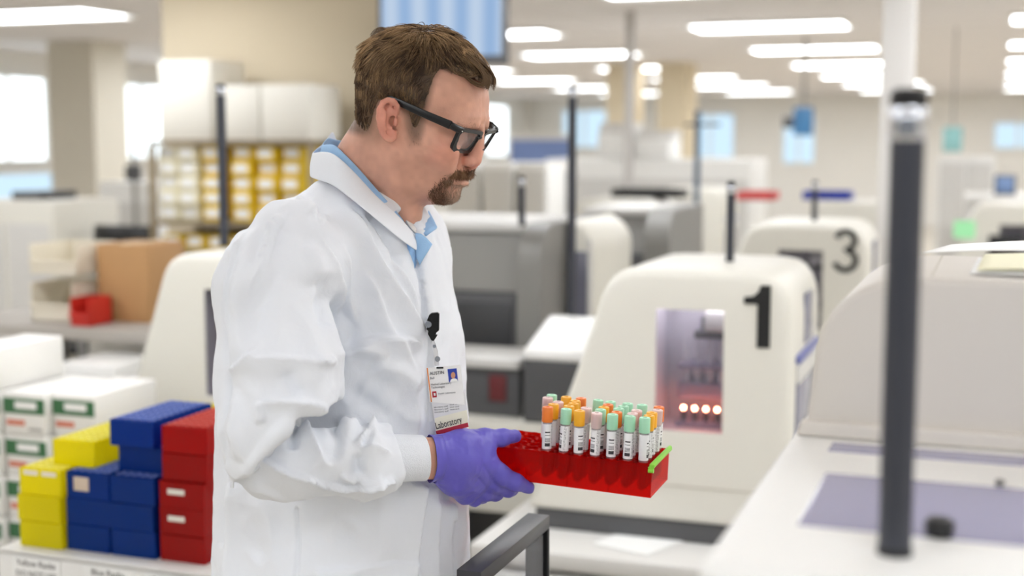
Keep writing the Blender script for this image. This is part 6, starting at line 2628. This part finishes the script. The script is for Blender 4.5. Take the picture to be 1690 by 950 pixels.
# trousers and shoes
TRO = mat('trousers', srgb(58, 60, 70), .8, noise=.05, bump=.3)
TF = Field((-.45, 1.55, .05), (.02, 2.06, 1.0), .007)
hipc = Vector((at(560, 900, TY).x, TY, 0))
TV2 = Vector(t2)
for sg in (1, -1):
    s_ = hipc - TV2 * .095 * sg
    TF.chain([v32(Vector((s_.x, s_.y, .92))), v32(Vector((s_.x + .015, s_.y, .50))), v32(Vector((s_.x - .005, s_.y, .10)))], [.10, .075, .062], .03)
tv, tf = TF.mesh()
tv = smooth_verts(tv, tf, 2, .5)
tn = vert_normals(tv, tf)
tv = tv + tn * (.003 * smooth_noise(tv * np.array((1, 1, .5)), 22, 41))[:, None]
np_mesh('trousers', tv - BASE, tf, TRO, man)
for sg in (1, -1):
    s_ = hipc - TV2 * .095 * sg
    W1 = Field((s_.x - .15, s_.y - .20, -.01), (s_.x + .25, s_.y + .12, .16), .005)
    ft1 = Vector(t1)
    a_, b_ = s_ - ft1 * .06, s_ + ft1 * .17
    W1.chain([v32(Vector((a_.x, a_.y, .05))), v32(Vector((s_.x, s_.y, .055))), v32(Vector((b_.x - .05, b_.y + .02, .045))), v32(Vector((b_.x, b_.y, .035)))], [.042, .048, .046, .036], .02)
    W1.cone(v32(Vector((s_.x - .015, s_.y, .06))), v32(Vector((s_.x - .01, s_.y, .13))), .044, .045, .02)
    W1.F = np.maximum(W1.F, (.001 - (W1.lo[2] + W1.h * np.arange(W1.n[2])))[None, None, :].astype(np.float32))
    wv_, wf_ = W1.mesh()
    sh = np_mesh('shoe', smooth_verts(wv_, wf_, 1, .4) - BASE, wf_, mat('shoe_leather', srgb(34, 32, 32), .4, noise=.05), man)

# ================================================================== badge
BY = min(front_pt(x_, y_).y for x_, y_ in ((706, 560), (706, 610), (710, 660), (718, 712), (740, 640))) - .012
bd_ = thing('id_badge', 'ID badge with blue portrait hanging at the front of the lab coat', 'badge', at(735, 600, BY))
BO = Vector(bd_.location)


def bpt(px, py, dy=0.0):
    return at(px, py, BY + dy) - BO


def card(name, pxs, dy, th, material, parent):
    return MB().prism([bpt(x, y, dy) for x, y in pxs], (0, th, 0)).build(name, material, parent, smooth=False)


IVORY = mat('ivory_card_plastic', srgb(244, 240, 220), .35, noise=.01)
CARD = mat('badge_card', srgb(247, 246, 246), .3, noise=.01)
c2 = card('lower_card', [(714, 662), (768, 652), (773, 702), (720, 717)], .0022, .0008, IVORY, bd_)
card('red_band', [(719, 711), (772, 697), (773.5, 704), (721, 718)], .0014, .0006, mat('badge_red', srgb(186, 44, 66), .4, noise=.02), bd_)
c1 = card('card', [(704, 607), (760, 602), (767, 668), (709, 663)], .0008, .0012, CARD, bd_)
card('card_sleeve', [(711, 655), (768, 648), (771, 676), (716, 690)], .00205, .0004, mat('sleeve_card', srgb(236, 236, 238), .2, noise=.02), bd_)
card('stripe', [(704, 607), (706, 607), (713, 663), (711, 663)], .0002, .0006, mat('badge_orange', srgb(236, 150, 90), .4, noise=.02), bd_)
card('portrait', [(738.5, 609), (753.5, 607.5), (756, 629), (741, 630.5)], .0002, .0006, mat('portrait_blue', srgb(44, 68, 168), .4, noise=.03), bd_)
card('portrait_shirt', [(742.5, 630.4), (744, 626), (747, 624.5), (751, 624), (754, 625.5), (756, 629)], -.0001, .0004, PAPER, bd_)
m = MB()
m.prism([bpt(747.8 + 3.6 * math.cos(R(a)), 619 + 5.4 * math.sin(R(a)), -.0002) for a in range(0, 360, 20)], (0, .0003, 0))
m.build('portrait_face', mat('portrait_skin', srgb(206, 150, 118), .5, noise=.03), bd_, smooth=False)
card('emblem', [(713, 646), (720, 645.3), (721, 655), (714, 655.8)], .0002, .0006, mat('emblem_red', srgb(178, 36, 52), .4, noise=.02), bd_)
card('emblem_mark', [(715.6, 648.5), (718.6, 648.2), (719, 652.5), (716, 652.9)], -.0001, .0003, PAPER, bd_)
ux = (bpt(760, 602) - bpt(704, 607)).normalized()
uy = (bpt(704, 607) - bpt(709, 663)).normalized()
s1 = .0012


def btext(s, px, py, size, material=INK, dy=-.0001, ux_=ux, uy_=uy, sx=.9):
    text_part(s, size, material, bd_, frame(bpt(px, py, dy), ux_, uy_), depth=.00012, sx=sx)


GINK = mat('soft_ink', srgb(120, 120, 126), .6, noise=.03)
btext('AUSTIN', 709, 616.5, .0062)
btext('Bell', 709.5, 624, .0045, GINK)
btext('Medical Laboratory', 711, 634.5, .0038, GINK)
btext('Technologist', 711.5, 639.5, .0038, GINK)
btext('Health Laboratory', 723, 649.5, .0034, GINK)
for k, yy in enumerate((671, 675, 679)):
    text_part('laboratory staff', .0030, GINK, bd_, frame(bpt(716 + k * .4, yy + 1, .0019), ux, uy), depth=.0001)
    text_part('issue card', .0030, GINK, bd_, frame(bpt(742 + k * .4, yy - 3.5, .0019), ux, uy), depth=.0001)
lx = (bpt(772, 697) - bpt(719, 711)).normalized()
text_part('Laboratory', .0128, INK, bd_, frame(bpt(718.5, 703.5, .0018), lx, (bpt(714, 662) - bpt(720, 717)).normalized()), depth=.0002, sx=.62)
# reel, strap and snap
m = MB()
m.prism([bpt(x, y, -.004) for x, y in [(708, 520), (712, 516.5), (722, 515.5), (725, 518), (724.5, 545), (720, 549), (719, 552), (722, 553), (716, 562.5), (712, 562), (706, 551), (707, 546), (704, 544), (704, 530)]], (0, .008, 0))
m.build('reel', mat('reel_black', srgb(18, 18, 19), .25, noise=.03), bd_, smooth=False, bevel=.0008)
MB().lathe([(.0002, -.0012), (.0042, -.001), (.0046, 0), (.0042, .001)], 18, tuple(bpt(707, 535, -.0055)), axis='Y').build('clip_button', CHROME, bd_)
MB().tube([bpt(714, 562, 0), bpt(717, 570, -.001), bpt(719, 580, -.001), bpt(721, 603, .0005)], [.0022, .0022, .003, .003], n=8, flat=(Vector((0, 1, 0)), .3)).build('strap', clear_mat('strap_clear', (.9, .9, .9, 1), (.8, .8, .82, 1), .5, .1), bd_)
MB().lathe([(.0003, -.0014), (.003, -.0012), (.0036, -.0002), (.0036, .001)], 18, tuple(bpt(722, 592, -.002)), axis='Y').build('snap', CHROME, bd_)
MB().lathe([(.0003, -.001), (.0020, -.001), (.0022, .001)], 14, tuple(bpt(717, 571, -.002)), axis='Y').build('swivel', CHROME, bd_)
MB().box(tuple(bpt(726, 606.5, -.0003)), (.009, .0008, .0022)).build('slot', INK, bd_, smooth=False)

# ================================================================== world light added as fill through the open side behind the camera
w = bpy.data.worlds.new('world')
scene.world = w
w.use_nodes = True
nt = w.node_tree
bg = nt.nodes['Background']
bg.inputs['Color'].default_value = (.93, .96, 1, 1)
bg.inputs['Strength'].default_value = .28
scene.cycles.max_bounces = 8
scene.cycles.transparent_max_bounces = 24
scene.cycles.caustics_reflective = False
scene.cycles.caustics_refractive = False
